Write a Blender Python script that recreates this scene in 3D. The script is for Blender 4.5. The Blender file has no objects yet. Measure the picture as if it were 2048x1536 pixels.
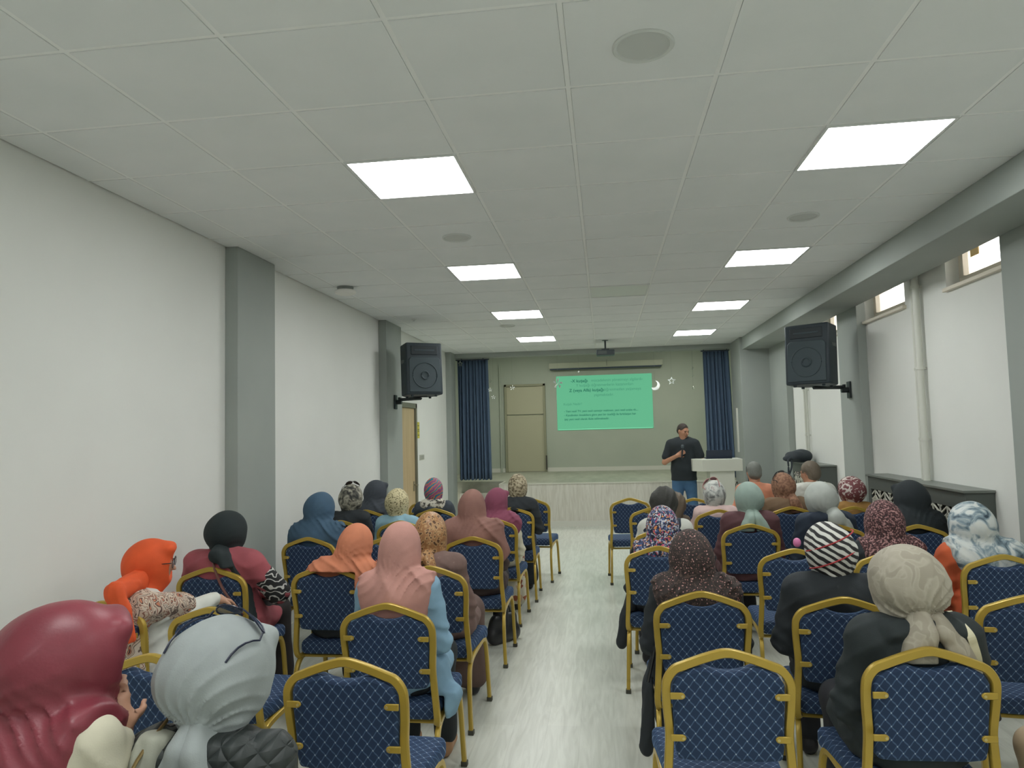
import bpy, bmesh, math, random
import numpy as np
from mathutils import Vector, Matrix

random.seed(7)
SC = bpy.context.scene
COL = SC.collection
PI = math.pi

# ------------------------------------------------------------------ camera
CAMZ = 1.7
F_PX, YAW, PIT, ROL = 1422.7, .12707, .06528, -.02498
cy_, sy_, cp_, sp_ = math.cos(YAW), math.sin(YAW), math.cos(PIT), math.sin(PIT)
fw = Vector((-sy_*cp_, cy_*cp_, sp_)); rt = Vector((cy_, sy_, 0)); up = rt.cross(fw)
r2 = rt*math.cos(ROL) + up*math.sin(ROL); u2 = -rt*math.sin(ROL) + up*math.cos(ROL)
cam = bpy.data.cameras.new('camera'); cam.sensor_width = 36; cam.lens = F_PX/2048*36; cam.clip_start = .05
camo = bpy.data.objects.new('camera', cam); COL.objects.link(camo)
M = Matrix((r2, u2, -fw)).transposed().to_4x4(); M.translation = (0, 0, CAMZ)
camo.matrix_world = M
SC.camera = camo
# ------------------------------------------------------------------ world / exposure
SC.view_settings.view_transform = 'Standard'; SC.view_settings.look = 'None'
SC.view_settings.gamma = 1; SC.view_settings.use_curve_mapping = False
SC.view_settings.exposure = 1.0
PANEL = 9.0          # strength of the ceiling panels
STAGE = 14.0
w = bpy.data.worlds.new('overcast_sky'); SC.world = w; w.use_nodes = True
bg = w.node_tree.nodes['Background']; bg.inputs[0].default_value = (1, .965, .92, 1); bg.inputs[1].default_value = 2.6

# ------------------------------------------------------------------ colours and materials
def lin(c):
    return tuple(((v/255)/12.92 if v/255 <= .04045 else ((v/255+.055)/1.055)**2.4) for v in c) + (1,)
MATS = {}
def mat(name, rgb=(128, 128, 128), rough=.6, metal=0, emit=None, estr=0, pat=None, bump=0, bscale=60, spec=None, alpha=None, trans=0):
    """pat = (source, scale, [(pos,rgb)...], options)"""
    if name in MATS: return MATS[name]
    m = bpy.data.materials.new(name); m.use_nodes = True; nt = m.node_tree; N = nt.nodes; L = nt.links
    b = N['Principled BSDF']
    b.inputs['Base Color'].default_value = lin(rgb); b.inputs['Roughness'].default_value = rough
    b.inputs['Metallic'].default_value = metal
    if spec is not None: b.inputs['Specular IOR Level'].default_value = spec
    if trans: b.inputs['Transmission Weight'].default_value = trans
    if alpha is not None: b.inputs['Alpha'].default_value = alpha
    if emit: b.inputs['Emission Color'].default_value = emit + (1,) if len(emit) == 3 else emit; b.inputs['Emission Strength'].default_value = estr
    tc = N.new('ShaderNodeTexCoord')
    if pat:
        src, scale, stops = pat[:3]; opt = pat[3] if len(pat) > 3 else {}
        mp = N.new('ShaderNodeMapping'); L.new(tc.outputs['Object'], mp.inputs[0])
        mp.inputs['Rotation'].default_value = opt.get('rot', (0, 0, 0)); mp.inputs['Scale'].default_value = opt.get('sc', (1, 1, 1))
        if src == 'noise':
            t = N.new('ShaderNodeTexNoise'); t.inputs['Scale'].default_value = scale; t.inputs['Detail'].default_value = opt.get('detail', 3)
            t.inputs['Distortion'].default_value = opt.get('dist', 0); out = t.outputs['Fac']
        elif src in ('cell', 'voro'):
            t = N.new('ShaderNodeTexVoronoi'); t.inputs['Scale'].default_value = scale
            if src == 'cell':
                sp = N.new('ShaderNodeSeparateColor'); L.new(t.outputs['Color'], sp.inputs[0]); out = sp.outputs[0]
            else: out = t.outputs['Distance']
        elif src == 'wave':
            t = N.new('ShaderNodeTexWave'); t.inputs['Scale'].default_value = scale; t.inputs['Distortion'].default_value = opt.get('dist', 0)
            t.inputs['Detail'].default_value = 1; t.inputs['Detail Scale'].default_value = opt.get('ds', 1)
            t.bands_direction = opt.get('dir', 'Z'); out = t.outputs['Fac']
        L.new(mp.outputs[0], t.inputs['Vector'])
        if opt.get('warp'):
            nz = N.new('ShaderNodeTexNoise'); nz.inputs['Scale'].default_value = opt.get('ws', 12); L.new(mp.outputs[0], nz.inputs['Vector'])
            mx = N.new('ShaderNodeMix'); mx.data_type = 'RGBA'; mx.blend_type = 'LINEAR_LIGHT'; mx.inputs[0].default_value = opt['warp']
            L.new(mp.outputs[0], mx.inputs[6]); L.new(nz.outputs['Color'], mx.inputs[7]); L.new(mx.outputs[2], t.inputs['Vector'])
        cr = N.new('ShaderNodeValToRGB'); cr.color_ramp.interpolation = opt.get('interp', 'LINEAR')
        els = cr.color_ramp.elements
        while len(els) < len(stops): els.new(.5)
        for e, (p, c) in zip(els, stops): e.position = p; e.color = lin(c)
        L.new(out, cr.inputs[0]); L.new(cr.outputs[0], b.inputs['Base Color'])
    if bump:
        n2 = N.new('ShaderNodeTexNoise'); n2.inputs['Scale'].default_value = bscale; n2.inputs['Detail'].default_value = 3
        L.new(tc.outputs['Object'], n2.inputs['Vector'])
        bp = N.new('ShaderNodeBump'); bp.inputs['Strength'].default_value = bump; bp.inputs['Distance'].default_value = .01
        L.new(n2.outputs['Fac'], bp.inputs['Height']); L.new(bp.outputs[0], b.inputs['Normal'])
    MATS[name] = m
    return m

def lattice_fabric():
    m = bpy.data.materials.new('navy_lattice_fabric'); m.use_nodes = True; nt = m.node_tree; N = nt.nodes; L = nt.links
    b = N['Principled BSDF']; b.inputs['Roughness'].default_value = .8
    b.inputs['Sheen Weight'].default_value = .3; b.inputs['Sheen Tint'].default_value = lin((90, 140, 200))
    tc = N.new('ShaderNodeTexCoord'); s = N.new('ShaderNodeSeparateXYZ'); L.new(tc.outputs['Object'], s.inputs[0])
    def mth(op, a, bb=None):
        n = N.new('ShaderNodeMath'); n.operation = op
        for i, v in enumerate((a, bb)):
            if v is None: continue
            if isinstance(v, (int, float)): n.inputs[i].default_value = v
            else: L.new(v, n.inputs[i])
        return n.outputs[0]
    u = mth('DIVIDE', s.outputs[0], .038); v = mth('DIVIDE', mth('ADD', s.outputs[1], s.outputs[2]), .041)
    v = mth('ADD', v, mth('MULTIPLY', mth('SINE', mth('MULTIPLY', u, 4*PI)), .03))
    def tri(x):  # distance to nearest lattice line, 0..0.5
        return mth('ABSOLUTE', mth('SUBTRACT', mth('FRACT', mth('ADD', x, 100.5)), .5))
    a = tri(mth('ADD', u, v)); c = tri(mth('SUBTRACT', u, v))
    mn = mth('MINIMUM', a, c); mxx = mth('MAXIMUM', a, c)
    line = mth('LESS_THAN', mn, .07); dot = mth('LESS_THAN', mxx, .065)
    fine = mth('LESS_THAN', mth('MINIMUM', mth('ABSOLUTE', mth('SUBTRACT', a, .2)), mth('ABSOLUTE', mth('SUBTRACT', c, .2))), .02)
    def mix(f, A, B):
        n = N.new('ShaderNodeMix'); n.data_type = 'RGBA'; L.new(f, n.inputs[0])
        if isinstance(A, tuple): n.inputs[6].default_value = A
        else: L.new(A, n.inputs[6])
        n.inputs[7].default_value = B; return n.outputs[2]
    cc = mix(line, lin((30, 50, 80)), lin((70, 92, 124)))
    cc = mix(dot, cc, lin((178, 192, 205)))
    L.new(cc, b.inputs['Base Color'])
    return m

# ------------------------------------------------------------------ mesh helpers
class MB:
    def __init__(s): s.v = []; s.f = []; s.mi = []; s.cur = 0
    def add(s, vs, fs):
        n = len(s.v); s.v += [tuple(v) for v in vs]; s.f += [tuple(i+n for i in f) for f in fs]; s.mi += [s.cur]*len(fs)
    def box(s, a, b):
        x0, y0, z0 = a; x1, y1, z1 = b
        s.add([(x0,y0,z0),(x1,y0,z0),(x1,y1,z0),(x0,y1,z0),(x0,y0,z1),(x1,y0,z1),(x1,y1,z1),(x0,y1,z1)],
              [(0,3,2,1),(4,5,6,7),(0,1,5,4),(1,2,6,5),(2,3,7,6),(3,0,4,7)])
    def tube(s, pts, r, n=10, sect=None, upv=(0, 0, 1), closed=False, caps=True):
        """sweep a section (list of (a,b)) or circle r (number or list) along pts"""
        P = [Vector(p) for p in pts]; m = len(P); rings = []
        for i, p in enumerate(P):
            t = (P[(i+1) % m if closed else min(i+1, m-1)] - P[(i-1) % m if closed else max(i-1, 0)]).normalized()
            u = Vector(upv); sx = t.cross(u)
            if sx.length < 1e-4: sx = t.cross(Vector((0, 1, 0)))
            sx.normalize(); sz = sx.cross(t)
            rr = r[i] if isinstance(r, (list, tuple)) else r
            S = sect or [(math.cos(2*PI*k/n), math.sin(2*PI*k/n)) for k in range(n)]
            rings.append([p + sx*a*rr + sz*b*rr for a, b in S])
        k = len(rings[0]); vs = [v for R in rings for v in R]; fs = []
        for i in range(m if closed else m-1):
            for j in range(k):
                a = i*k+j; b2 = i*k+(j+1) % k; i2 = (i+1) % m
                fs.append((a, b2, i2*k+(j+1) % k, i2*k+j))
        if caps and not closed: fs.append(tuple(range(k-1, -1, -1))); fs.append(tuple((m-1)*k+j for j in range(k)))
        s.add(vs, fs)
    def lathe(s, prof, c=(0, 0, 0), n=24):
        vs = []; fs = []; m = len(prof)
        for i in range(n):
            a = 2*PI*i/n
            for r, z in prof: vs.append((c[0]+r*math.cos(a), c[1]+r*math.sin(a), c[2]+z))
        for i in range(n):
            for j in range(m-1):
                a = i*m+j; b = ((i+1) % n)*m+j; fs.append((a, b, b+1, a+1))
        s.add(vs, fs)
    def prism(s, poly, h0, h1, ax='z'):
        """polygon extruded along axis"""
        def P(a, b, h): return {'z': (a, b, h), 'y': (a, h, b), 'x': (h, a, b)}[ax]
        n = len(poly); vs = [P(a, b, h0) for a, b in poly] + [P(a, b, h1) for a, b in poly]
        fs = [tuple(range(n-1, -1, -1)), tuple(range(n, 2*n))] + [(i, (i+1) % n, n+(i+1) % n, n+i) for i in range(n)]
        s.add(vs, fs)
    def build(s, name, m, parent=None, smooth=False, bevel=0, seg=2, sharp=40, loc=None, rot=None):
        me = bpy.data.meshes.new(name); me.from_pydata(s.v, [], s.f)
        bm = bmesh.new(); bm.from_mesh(me); bmesh.ops.recalc_face_normals(bm, faces=bm.faces); bm.to_mesh(me); bm.free()
        for mm in (m if isinstance(m, (list, tuple)) else [m]): me.materials.append(mm)
        if isinstance(m, (list, tuple)): me.polygons.foreach_set('material_index', s.mi)
        o = bpy.data.objects.new(name, me); COL.objects.link(o)
        if smooth: me.polygons.foreach_set('use_smooth', [True]*len(me.polygons)); me.set_sharp_from_angle(angle=math.radians(sharp))
        if bevel:
            bv = o.modifiers.new('bevel', 'BEVEL'); bv.width = bevel; bv.segments = seg; bv.limit_method = 'ANGLE'; bv.angle_limit = math.radians(35)
            bv.harden_normals = False
            me.polygons.foreach_set('use_smooth', [True]*len(me.polygons)); me.set_sharp_from_angle(angle=math.radians(35))
        if parent: o.parent = parent
        if loc: o.location = loc
        if rot: o.rotation_euler = rot
        return o

def tag(o, label, cat, group=None):
    o['label'] = label; o['category'] = cat
    if group: o['group'] = group
    return o
def struct(o): o['kind'] = 'structure'; return o
def empty(name, loc, rz=0):
    o = bpy.data.objects.new(name, None); o.empty_display_size = .1; COL.objects.link(o); o.location = loc; o.rotation_euler = (0, 0, rz); return o
def crom(pts, k=6, closed=False):
    """Catmull-Rom through points"""
    P = [Vector(p) for p in pts]; n = len(P); out = []
    rng = range(n) if closed else range(n-1)
    for i in rng:
        p0 = P[(i-1) % n] if closed or i > 0 else P[0]; p1 = P[i]; p2 = P[(i+1) % n]; p3 = P[(i+2) % n] if closed or i < n-2 else P[-1]
        for j in range(k):
            t = j/k
            out.append(.5*((2*p1)+(-p0+p2)*t+(2*p0-5*p1+4*p2-p3)*t*t+(-p0+3*p1-3*p2+p3)*t*t*t))
    if not closed: out.append(P[-1])
    return out

# ------------------------------------------------------------------ signed distance sculpting (numpy)
def V(*a): return np.array(a, np.float32)
class Sdf:
    def __init__(s, lo, hi, h):
        s.lo = np.array(lo, np.float32); s.h = h; s.n = np.ceil((np.array(hi)-np.array(lo))/h).astype(int)+1
        s.ax = [s.lo[i]+np.arange(s.n[i], dtype=np.float32)*h for i in range(3)]
        s.d = np.full(s.n, 1.0, np.float32)
    def sl(s, lo, hi):
        a = np.clip(np.floor((np.array(lo)-s.lo)/s.h).astype(int), 0, s.n); b = np.clip(np.ceil((np.array(hi)-s.lo)/s.h).astype(int)+1, 0, s.n)
        S = tuple(slice(a[i], b[i]) for i in range(3))
        return S, s.ax[0][S[0]][:, None, None], s.ax[1][S[1]][None, :, None], s.ax[2][S[2]][None, None, :]
    def smin(s, S, d, k):
        a = s.d[S]
        if a.size == 0: return
        if k > 0:
            hh = np.maximum(k-np.abs(a-d), 0)/k; s.d[S] = np.minimum(a, d)-hh*hh*k*.25
        else: s.d[S] = np.minimum(a, d)
    def cone(s, a, b, ra, rb, k=.03, sc=(1, 1, 1)):
        a = np.array(a, np.float32); b = np.array(b, np.float32); R = max(ra, rb)+k+3*s.h
        S, X, Y, Z = s.sl(np.minimum(a, b)-R, np.maximum(a, b)+R)
        sc = np.array(sc, np.float32); ba = (b-a)*sc; L = float(ba@ba)+1e-9
        px, py, pz = (X-a[0])*sc[0], (Y-a[1])*sc[1], (Z-a[2])*sc[2]
        t = np.clip((px*ba[0]+py*ba[1]+pz*ba[2])/L, 0, 1)
        d = np.sqrt((px-t*ba[0])**2+(py-t*ba[1])**2+(pz-t*ba[2])**2)-(ra+(rb-ra)*t)
        s.smin(S, d, k)
    def elld(s, c, r, X, Y, Z, R=None):
        x, y, z = X-c[0], Y-c[1], Z-c[2]
        if R is not None: x, y, z = R[0, 0]*x+R[1, 0]*y+R[2, 0]*z, R[0, 1]*x+R[1, 1]*y+R[2, 1]*z, R[0, 2]*x+R[1, 2]*y+R[2, 2]*z
        k0 = np.sqrt((x/r[0])**2+(y/r[1])**2+(z/r[2])**2); k1 = np.sqrt((x/r[0]**2)**2+(y/r[1]**2)**2+(z/r[2]**2)**2)+1e-6
        return k0*(k0-1)/k1
    def ell(s, c, r, k=.03, R=None):
        m = max(r)+k+3*s.h; S, X, Y, Z = s.sl(np.array(c)-m, np.array(c)+m)
        s.smin(S, s.elld(c, r, X, Y, Z, R), k)
    def subell(s, c, r, k=.01, R=None):
        m = max(r)+.04; S, X, Y, Z = s.sl(np.array(c)-m, np.array(c)+m)
        d = -s.elld(c, r, X, Y, Z, R); a = s.d[S]
        if a.size: hh = np.maximum(k-np.abs(a-d), 0)/k; s.d[S] = np.maximum(a, d)+hh*hh*k*.25
    def subbox(s, lo, hi):
        S, X, Y, Z = s.sl(np.array(lo)-.03, np.array(hi)+.03)
        if s.d[S].size == 0: return
        c = (np.array(lo)+np.array(hi))/2; hf = (np.array(hi)-np.array(lo))/2
        d = np.maximum(np.maximum(np.abs(X-c[0])-hf[0], np.abs(Y-c[1])-hf[1]), np.abs(Z-c[2])-hf[2])
        s.d[S] = np.maximum(s.d[S], -d)
    def disp(s, fn, band=.035):
        m = np.nonzero(np.abs(s.d) < band)
        P = np.stack([s.ax[i][m[i]] for i in range(3)], 1); s.d[m] += fn(P).astype(np.float32)
    def mesh(s, name, m, parent=None, mats=None, sm=4):
        d = s.d; d[0] = d[-1] = np.maximum(d[0], .001); d[0] = np.maximum(d[0], .001); d[-1] = np.maximum(d[-1], .001)
        d[:, 0] = np.maximum(d[:, 0], .001); d[:, -1] = np.maximum(d[:, -1], .001); d[:, :, 0] = np.maximum(d[:, :, 0], .001); d[:, :, -1] = np.maximum(d[:, :, -1], .001)
        ins = d < 0
        nx, ny, nz = (s.n-1)
        cnt = np.zeros((nx, ny, nz), np.int8)
        for i in (0, 1):
            for j in (0, 1):
                for k in (0, 1): cnt += ins[i:nx+i, j:ny+j, k:nz+k]
        act = (cnt > 0) & (cnt < 8); idx = np.argwhere(act)
        if len(idx) == 0: return None
        vid = np.full((nx, ny, nz), -1, np.int32); vid[act] = np.arange(len(idx))
        off = np.array([(i, j, k) for i in (0, 1) for j in (0, 1) for k in (0, 1)])
        vals = np.stack([d[idx[:, 0]+o[0], idx[:, 1]+o[1], idx[:, 2]+o[2]] for o in off], 1)
        acc = np.zeros((len(idx), 3)); c = np.zeros(len(idx))
        for a in range(8):
            for b in range(a+1, 8):
                if np.abs(off[a]-off[b]).sum() != 1: continue
                va, vb = vals[:, a], vals[:, b]; m2 = (va < 0) != (vb < 0)
                t = np.where(m2, va/(va-vb+1e-12), 0)
                p = off[a]+(off[b]-off[a])*t[:, None]
                acc += p*m2[:, None]; c += m2
        vert = (idx+acc/c[:, None])*s.h+s.lo
        quads = []
        for axx in range(3):
            sl0 = [slice(None)]*3; sl1 = [slice(None)]*3; sl0[axx] = slice(0, -1); sl1[axx] = slice(1, None)
            A, B = ins[tuple(sl0)], ins[tuple(sl1)]
            e = np.argwhere(A != B); fl = A[e[:, 0], e[:, 1], e[:, 2]]
            o1, o2 = [(1, 2), (2, 0), (0, 1)][axx]
            ok = (e[:, o1] > 0) & (e[:, o2] > 0) & (e[:, o1] < s.n[o1]-1) & (e[:, o2] < s.n[o2]-1); e = e[ok]; fl = fl[ok]
            def cell(da, db):
                q = e.copy(); q[:, o1] -= da; q[:, o2] -= db; return vid[q[:, 0], q[:, 1], q[:, 2]]
            Q = np.stack([cell(1, 1), cell(0, 1), cell(0, 0), cell(1, 0)], 1)
            Q[~fl] = Q[~fl][:, ::-1]; quads.append(Q)
        Q = np.concatenate(quads); Q = Q[(Q >= 0).all(1)]
        me = bpy.data.meshes.new(name); me.vertices.add(len(vert)); me.vertices.foreach_set('co', vert.astype(np.float32).ravel())
        me.loops.add(len(Q)*4); me.loops.foreach_set('vertex_index', Q.ravel().astype(np.int32))
        me.polygons.add(len(Q)); me.polygons.foreach_set('loop_start', np.arange(0, len(Q)*4, 4, dtype=np.int32))
        me.polygons.foreach_set('use_smooth', np.ones(len(Q), bool))
        for mm in (mats or [m]): me.materials.append(mm)
        me.update(calc_edges=True); me.validate()
        o = bpy.data.objects.new(name, me); COL.objects.link(o)
        if sm: md = o.modifiers.new('smooth', 'SMOOTH'); md.factor = .5; md.iterations = sm
        if parent: o.parent = parent
        return o

def rotm(yaw=0, pitch=0, roll=0):
    """yaw about z (ccw), pitch about x (positive looks up), roll about y"""
    return np.array(Matrix.Rotation(yaw, 3, 'Z') @ Matrix.Rotation(pitch, 3, 'X') @ Matrix.Rotation(roll, 3, 'Y'))
def wob(P, f, ph=0):
    x, y, z = P[:, 0], P[:, 1], P[:, 2]
    return (np.sin(f*(x*.9+z*.5)+ph+1.7*np.sin(f*.6*y+ph*2))+np.sin(f*(.8*y-.7*z)+2.1*ph+1.3*np.sin(f*.7*x)))*.5

# ------------------------------------------------------------------ setting
H = 3.117; XL, XR = -2.75, 2.75; YB, YS, YE = -3.2, 12.65, 16.2
white = mat('wall_paint_white', (230, 231, 226), .75, pat=('noise', 1.5, [(.3, (229, 231, 226)), (.7, (233, 235, 230))]))
grey = mat('wall_paint_grey', (128, 134, 128), .7, pat=('noise', 2, [(.3, (156, 163, 158)), (.7, (162, 169, 163))]))
stagew = mat('stage_wall_paint', (150, 156, 138), .8, pat=('noise', 1.2, [(.3, (174, 182, 168)), (.7, (181, 188, 174))]))
tile_m = mat('ceiling_tile', (190, 195, 190), .9, pat=('noise', 3, [(.3, (236, 240, 239)), (.7, (241, 244, 243))]))
bar_m = mat('ceiling_grid_bar', (250, 252, 250), .6)
gap_m = mat('ceiling_gap', (150, 156, 152), .9)
floor_m = bpy.data.materials.new('pale_laminate'); floor_m.use_nodes = True
def laminate(m, axis=1, base=((218, 221, 211), (201, 204, 193)), rough=.32, ps=(.19, 1.2)):
    nt = m.node_tree; N = nt.nodes; L = nt.links; b = N['Principled BSDF']; b.inputs['Roughness'].default_value = rough
    tc = N.new('ShaderNodeTexCoord'); mp = N.new('ShaderNodeMapping'); L.new(tc.outputs['Object'], mp.inputs[0])
    mp.inputs['Scale'].default_value = (9, .9, 9) if axis == 1 else (9, 9, .9)
    nz = N.new('ShaderNodeTexNoise'); nz.inputs['Scale'].default_value = 2.2; nz.inputs['Detail'].default_value = 6; nz.inputs['Distortion'].default_value = 1.6
    L.new(mp.outputs[0], nz.inputs['Vector'])
    mp2 = N.new('ShaderNodeMapping'); L.new(tc.outputs['Object'], mp2.inputs[0])
    mp2.inputs['Rotation'].default_value = (0, 0, PI/2) if axis == 1 else (PI/2, 0, 0)
    br = N.new('ShaderNodeTexBrick'); br.inputs['Scale'].default_value = 1; br.inputs['Brick Width'].default_value = ps[1]; br.inputs['Row Height'].default_value = ps[0]
    br.inputs['Mortar Size'].default_value = .0012; br.inputs['Color1'].default_value = (1, 1, 1, 1); br.inputs['Color2'].default_value = (.9, .9, .9, 1); br.inputs['Mortar'].default_value = (.72, .72, .70, 1)
    if axis == 1: L.new(mp2.outputs[0], br.inputs['Vector'])
    cr = N.new('ShaderNodeValToRGB'); cr.color_ramp.elements[0].position = .34; cr.color_ramp.elements[0].color = lin(base[1]); cr.color_ramp.elements[1].position = .62; cr.color_ramp.elements[1].color = lin(base[0])
    L.new(nz.outputs['Fac'], cr.inputs[0])
    if axis == 1:
        mx = N.new('ShaderNodeMix'); mx.data_type = 'RGBA'; mx.blend_type = 'MULTIPLY'; mx.inputs[0].default_value = .6
        L.new(cr.outputs[0], mx.inputs[6]); L.new(br.outputs['Color'], mx.inputs[7]); L.new(mx.outputs[2], b.inputs['Base Color'])
    else: L.new(cr.outputs[0], b.inputs['Base Color'])
    return m
laminate(floor_m)
clad_m = bpy.data.materials.new('stage_cladding'); clad_m.use_nodes = True; laminate(clad_m, 2, ((216, 214, 203), (200, 197, 184)), .5)
stagetop_m = mat('stage_floor', (150, 152, 136), .5, pat=('noise', 6, [(.3, (146, 148, 132)), (.7, (166, 168, 152))], {'sc': (1, .2, 1)}))

q = MB(); q.box((XL-.3, YB-.2, -.1), (XR+.3, YS+.1, 0)); struct(q.build('floor', floor_m))
# ceiling : tegular tiles hanging just below a grid of bars
q = MB(); q.cur = 2; q.box((XL-.1, YB-.2, H+.012), (XR+.3, YS, H+.06))
GX0, GY0 = -2.502, 2.277
xs = [XL] + [GX0+.6*i for i in range(9)] + [XR]
ys = [YB] + [GY0+.6*j for j in range(-9, 18) if YB < GY0+.6*j < YS-.02] + [YS]
PAN = [(c, r) for c in (2, 6) for r in (-6, -2, 2, 6, 10, 14)]
blank = (4, 8)
for i in range(len(xs)-1):
    for j in range(len(ys)-1):
        ci = i-1; rj = round((ys[j]-GY0)/.6) if j > 0 else -99
        if (ci, rj) in PAN or (ci, rj) == blank: continue
        x0, x1, y0, y1 = xs[i]+.0112, xs[i+1]-.0112, ys[j]+.0112, ys[j+1]-.0112
        if x1-x0 < .02 or y1-y0 < .02: continue
        q.cur = 0; q.box((x0, y0, H-.0035), (x1, y1, H+.013))
q.cur = 1
for x in xs[1:-1]: q.box((x-.010, YB, H-.0005), (x+.010, YS, H+.013))
for y in ys[1:-1]: q.box((XL, y-.010, H-.0003), (XR, y+.010, H+.0125))
struct(q.build('ceiling', [tile_m, bar_m, gap_m]))
# walls
q = MB(); q.box((XL-.2, YB, 0), (XL, 9.2, H+.05)); q.box((XL-.2, 9.2, 2.13), (XL, 10.27, H+.05)); q.box((XL-.2, 10.27, 0), (XL, YS+.3, H+.05)); struct(q.build('wall_left', white))
q = MB(); q.box((XL-.2, YB-.2, 0), (XR+.3, YB, H+.05)); struct(q.build('wall_back', white))
WIN = [(3.0, 3.9), (5.02, 6.03), (6.82, 7.84), (8.42, 9.32)]
ZS, ZT = 2.745, 3.10
q = MB(); q.box((XR, YB, 0), (XR+.3, YS, ZS)); q.box((XR, YB, ZT), (XR+.3, YS, H+.05))
e = YB
for a, b in WIN + [(YS, YS)]: q.box((XR, e, ZS), (XR+.3, a, ZT)); e = b
struct(q.build('wall_right', white))
# grey pillars
def pil(nm, a, b): q = MB(); q.box(a, b); return struct(q.build(nm, grey, bevel=.004))
pil('trim_1', (XL, 4.90, 0), (-2.65, 5.50, H-.004)); pil('trim_2', (XL, 8.52, 0), (-2.65, 9.18, H-.004)); pil('trim_3', (XL, 12.3, 0), (-2.65, YS, H-.004))
pil('trim_4', (2.66, 4.35, 0), (XR, 5.07, H-.004)); pil('trim_5', (2.66, 7.81, 0), (XR, 8.44, H-.004)); pil('trim_6', (2.66, 10.8, 0), (XR, 11.8, H-.004))
pil('trim_7', (2.25, YB, 2.912), (2.66, 11.8, H-.004))                       # long beam under the ceiling
pil('trim_8', (2.21, 11.8, 0), (XR, YS, H-.004))                             # pier beside the stage
q = MB(); q.box((XL, YS, 3.035), (XR, YS+.25, H+.5)); struct(q.build('trim_9', grey))      # beam over the stage opening
# stage recess
SXL, SXR = -3.3, 3.3
q = MB(); q.box((SXL, YE, 0), (SXR, YE+.15, 3.7)); struct(q.build('wall_stage', stagew))
q = MB(); q.box((SXL-.15, YS+.25, 0), (SXL, YE+.15, 3.7)); struct(q.build('wall_stage_left', stagew))
q = MB(); q.box((SXR, YS, 0), (SXR+.15, YE+.15, 3.7)); struct(q.build('wall_stage_right', stagew))
q = MB(); q.box((SXL-.15, YS, 3.55), (SXR+.15, YE+.15, 3.7)); struct(q.build('ceiling_stage', stagew))
q = MB(); q.box((SXL-.15, YS, 0), (XL, YS+.25, 3.6)); q.box((XR, YS, 0), (SXR+.15, YS+.25, 3.6)); struct(q.build('wall_front', grey))
# stage platform : notch with two steps at the left
q = MB(); q.cur = 0; q.box((-1.86, YS, 0), (SXR-.02, YS+.02, .75))
q.cur = 1; q.box((-1.86, YS+.02, 0), (SXR-.02, YE-.001, .75)); q.box((SXL+.02, 13.35, 0), (-1.86, YE-.001, .75))
q.cur = 0; q.box((-1.90, YS+.02, 0), (-1.86, 13.35, .75))
q.cur = 2; q.box((-1.86, YS-.012, .735), (SXR-.02, YS+.03, .758))
struct(q.build('floor_stage', [clad_m, stagetop_m, mat('stage_edge_strip', (206, 206, 192), .5)]))
q = MB()
for i in range(3): q.cur = 0; q.box((XL+.02, YS+.05+.26*i, 0), (-1.90, 13.35, .18*(i+1)))
tag(q.build('stage_steps', [clad_m], bevel=.004), 'pale wooden steps let into the left end of the stage, below the blue curtain', 'steps')
skirt_m = mat('skirting_white', (214, 214, 204), .5)
def skirt(nm, a, b): q = MB(); q.box(a, b); return struct(q.build(nm, skirt_m))
skirt('baseboard_stage', (-1.86, YS-.015, 0), (2.21, YS, .09))
skirt('baseboard_left', (XL, 5.5, 0), (XL+.012, 8.52, .08)); skirt('baseboard_left_near', (XL, YB, 0), (XL+.012, 4.9, .08))
skirt('baseboard_stage_back', (SXL, YE-.015, .75), (SXR, YE, .84))
skirt('baseboard_right', (XR-.012, YB, 0), (XR, 4.35, .08))
# door at the left wall
wood = mat('door_veneer', (196, 174, 134), .45, pat=('noise', 3, [(.3, (190, 166, 126)), (.7, (204, 182, 142))], {'sc': (4, 4, .4)}))
q = MB(); q.box((XL-.06, 9.27, 0), (XL-.015, 10.20, 2.06)); d = struct(q.build('door_1', wood, bevel=.003))
q = MB(); q.box((XL-.08, 9.2, 0), (XL+.012, 9.27, 2.13)); q.box((XL-.08, 10.20, 0), (XL+.012, 10.27, 2.13)); q.box((XL-.08, 9.2, 2.06), (XL+.012, 10.27, 2.13)); q.build('door_frame', mat('door_frame_grey', (120, 120, 104), .5), d, bevel=.003)
chrome = mat('brushed_metal', (150, 146, 130), .35, .8)
q = MB(); q.tube([(XL-.02, 10.12, .95), (XL+.05, 10.12, .95), (XL+.055, 10.10, .95), (XL+.055, 10.0, .95)], .009, 8); q.box((XL-.02, 10.10, .86), (XL-.008, 10.14, 1.0)); q.build('door_handle', chrome, d, smooth=True)
q = MB(); q.box((XL-.3, 9.2, 0), (XL-.12, 10.27, 2.13)); struct(q.build('wall_corridor', white))
# board / blind door on the stage wall
cream = mat('cream_door_paint', (180, 178, 152), .55)
q = MB(); q.box((-2.20, YE-.03, .76), (-1.36, YE, 2.04)); q.box((-2.20, YE-.03, 2.06), (-1.36, YE, 2.70)); d = struct(q.build('door_2', cream, bevel=.004))
q = MB(); q.box((-2.25, YE-.06, .75), (-2.20, YE, 2.75)); q.box((-1.36, YE-.06, .75), (-1.31, YE, 2.75)); q.box((-2.25, YE-.06, 2.70), (-1.31, YE, 2.75)); q.build('door_frame', mat('stage_door_frame', (148, 148, 124), .6), d, bevel=.003)
q = MB(); q.box((-1.33, YE-.09, .80), (-1.30, YE-.06, 1.12)); q.build('door_closer', mat('dark_metal', (70, 68, 58), .5), d)
q = MB(); q.box((-2.36, YE-.05, .75), (-2.33, YE, 3.2)); struct(q.build('trim_10', stagew))

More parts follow.
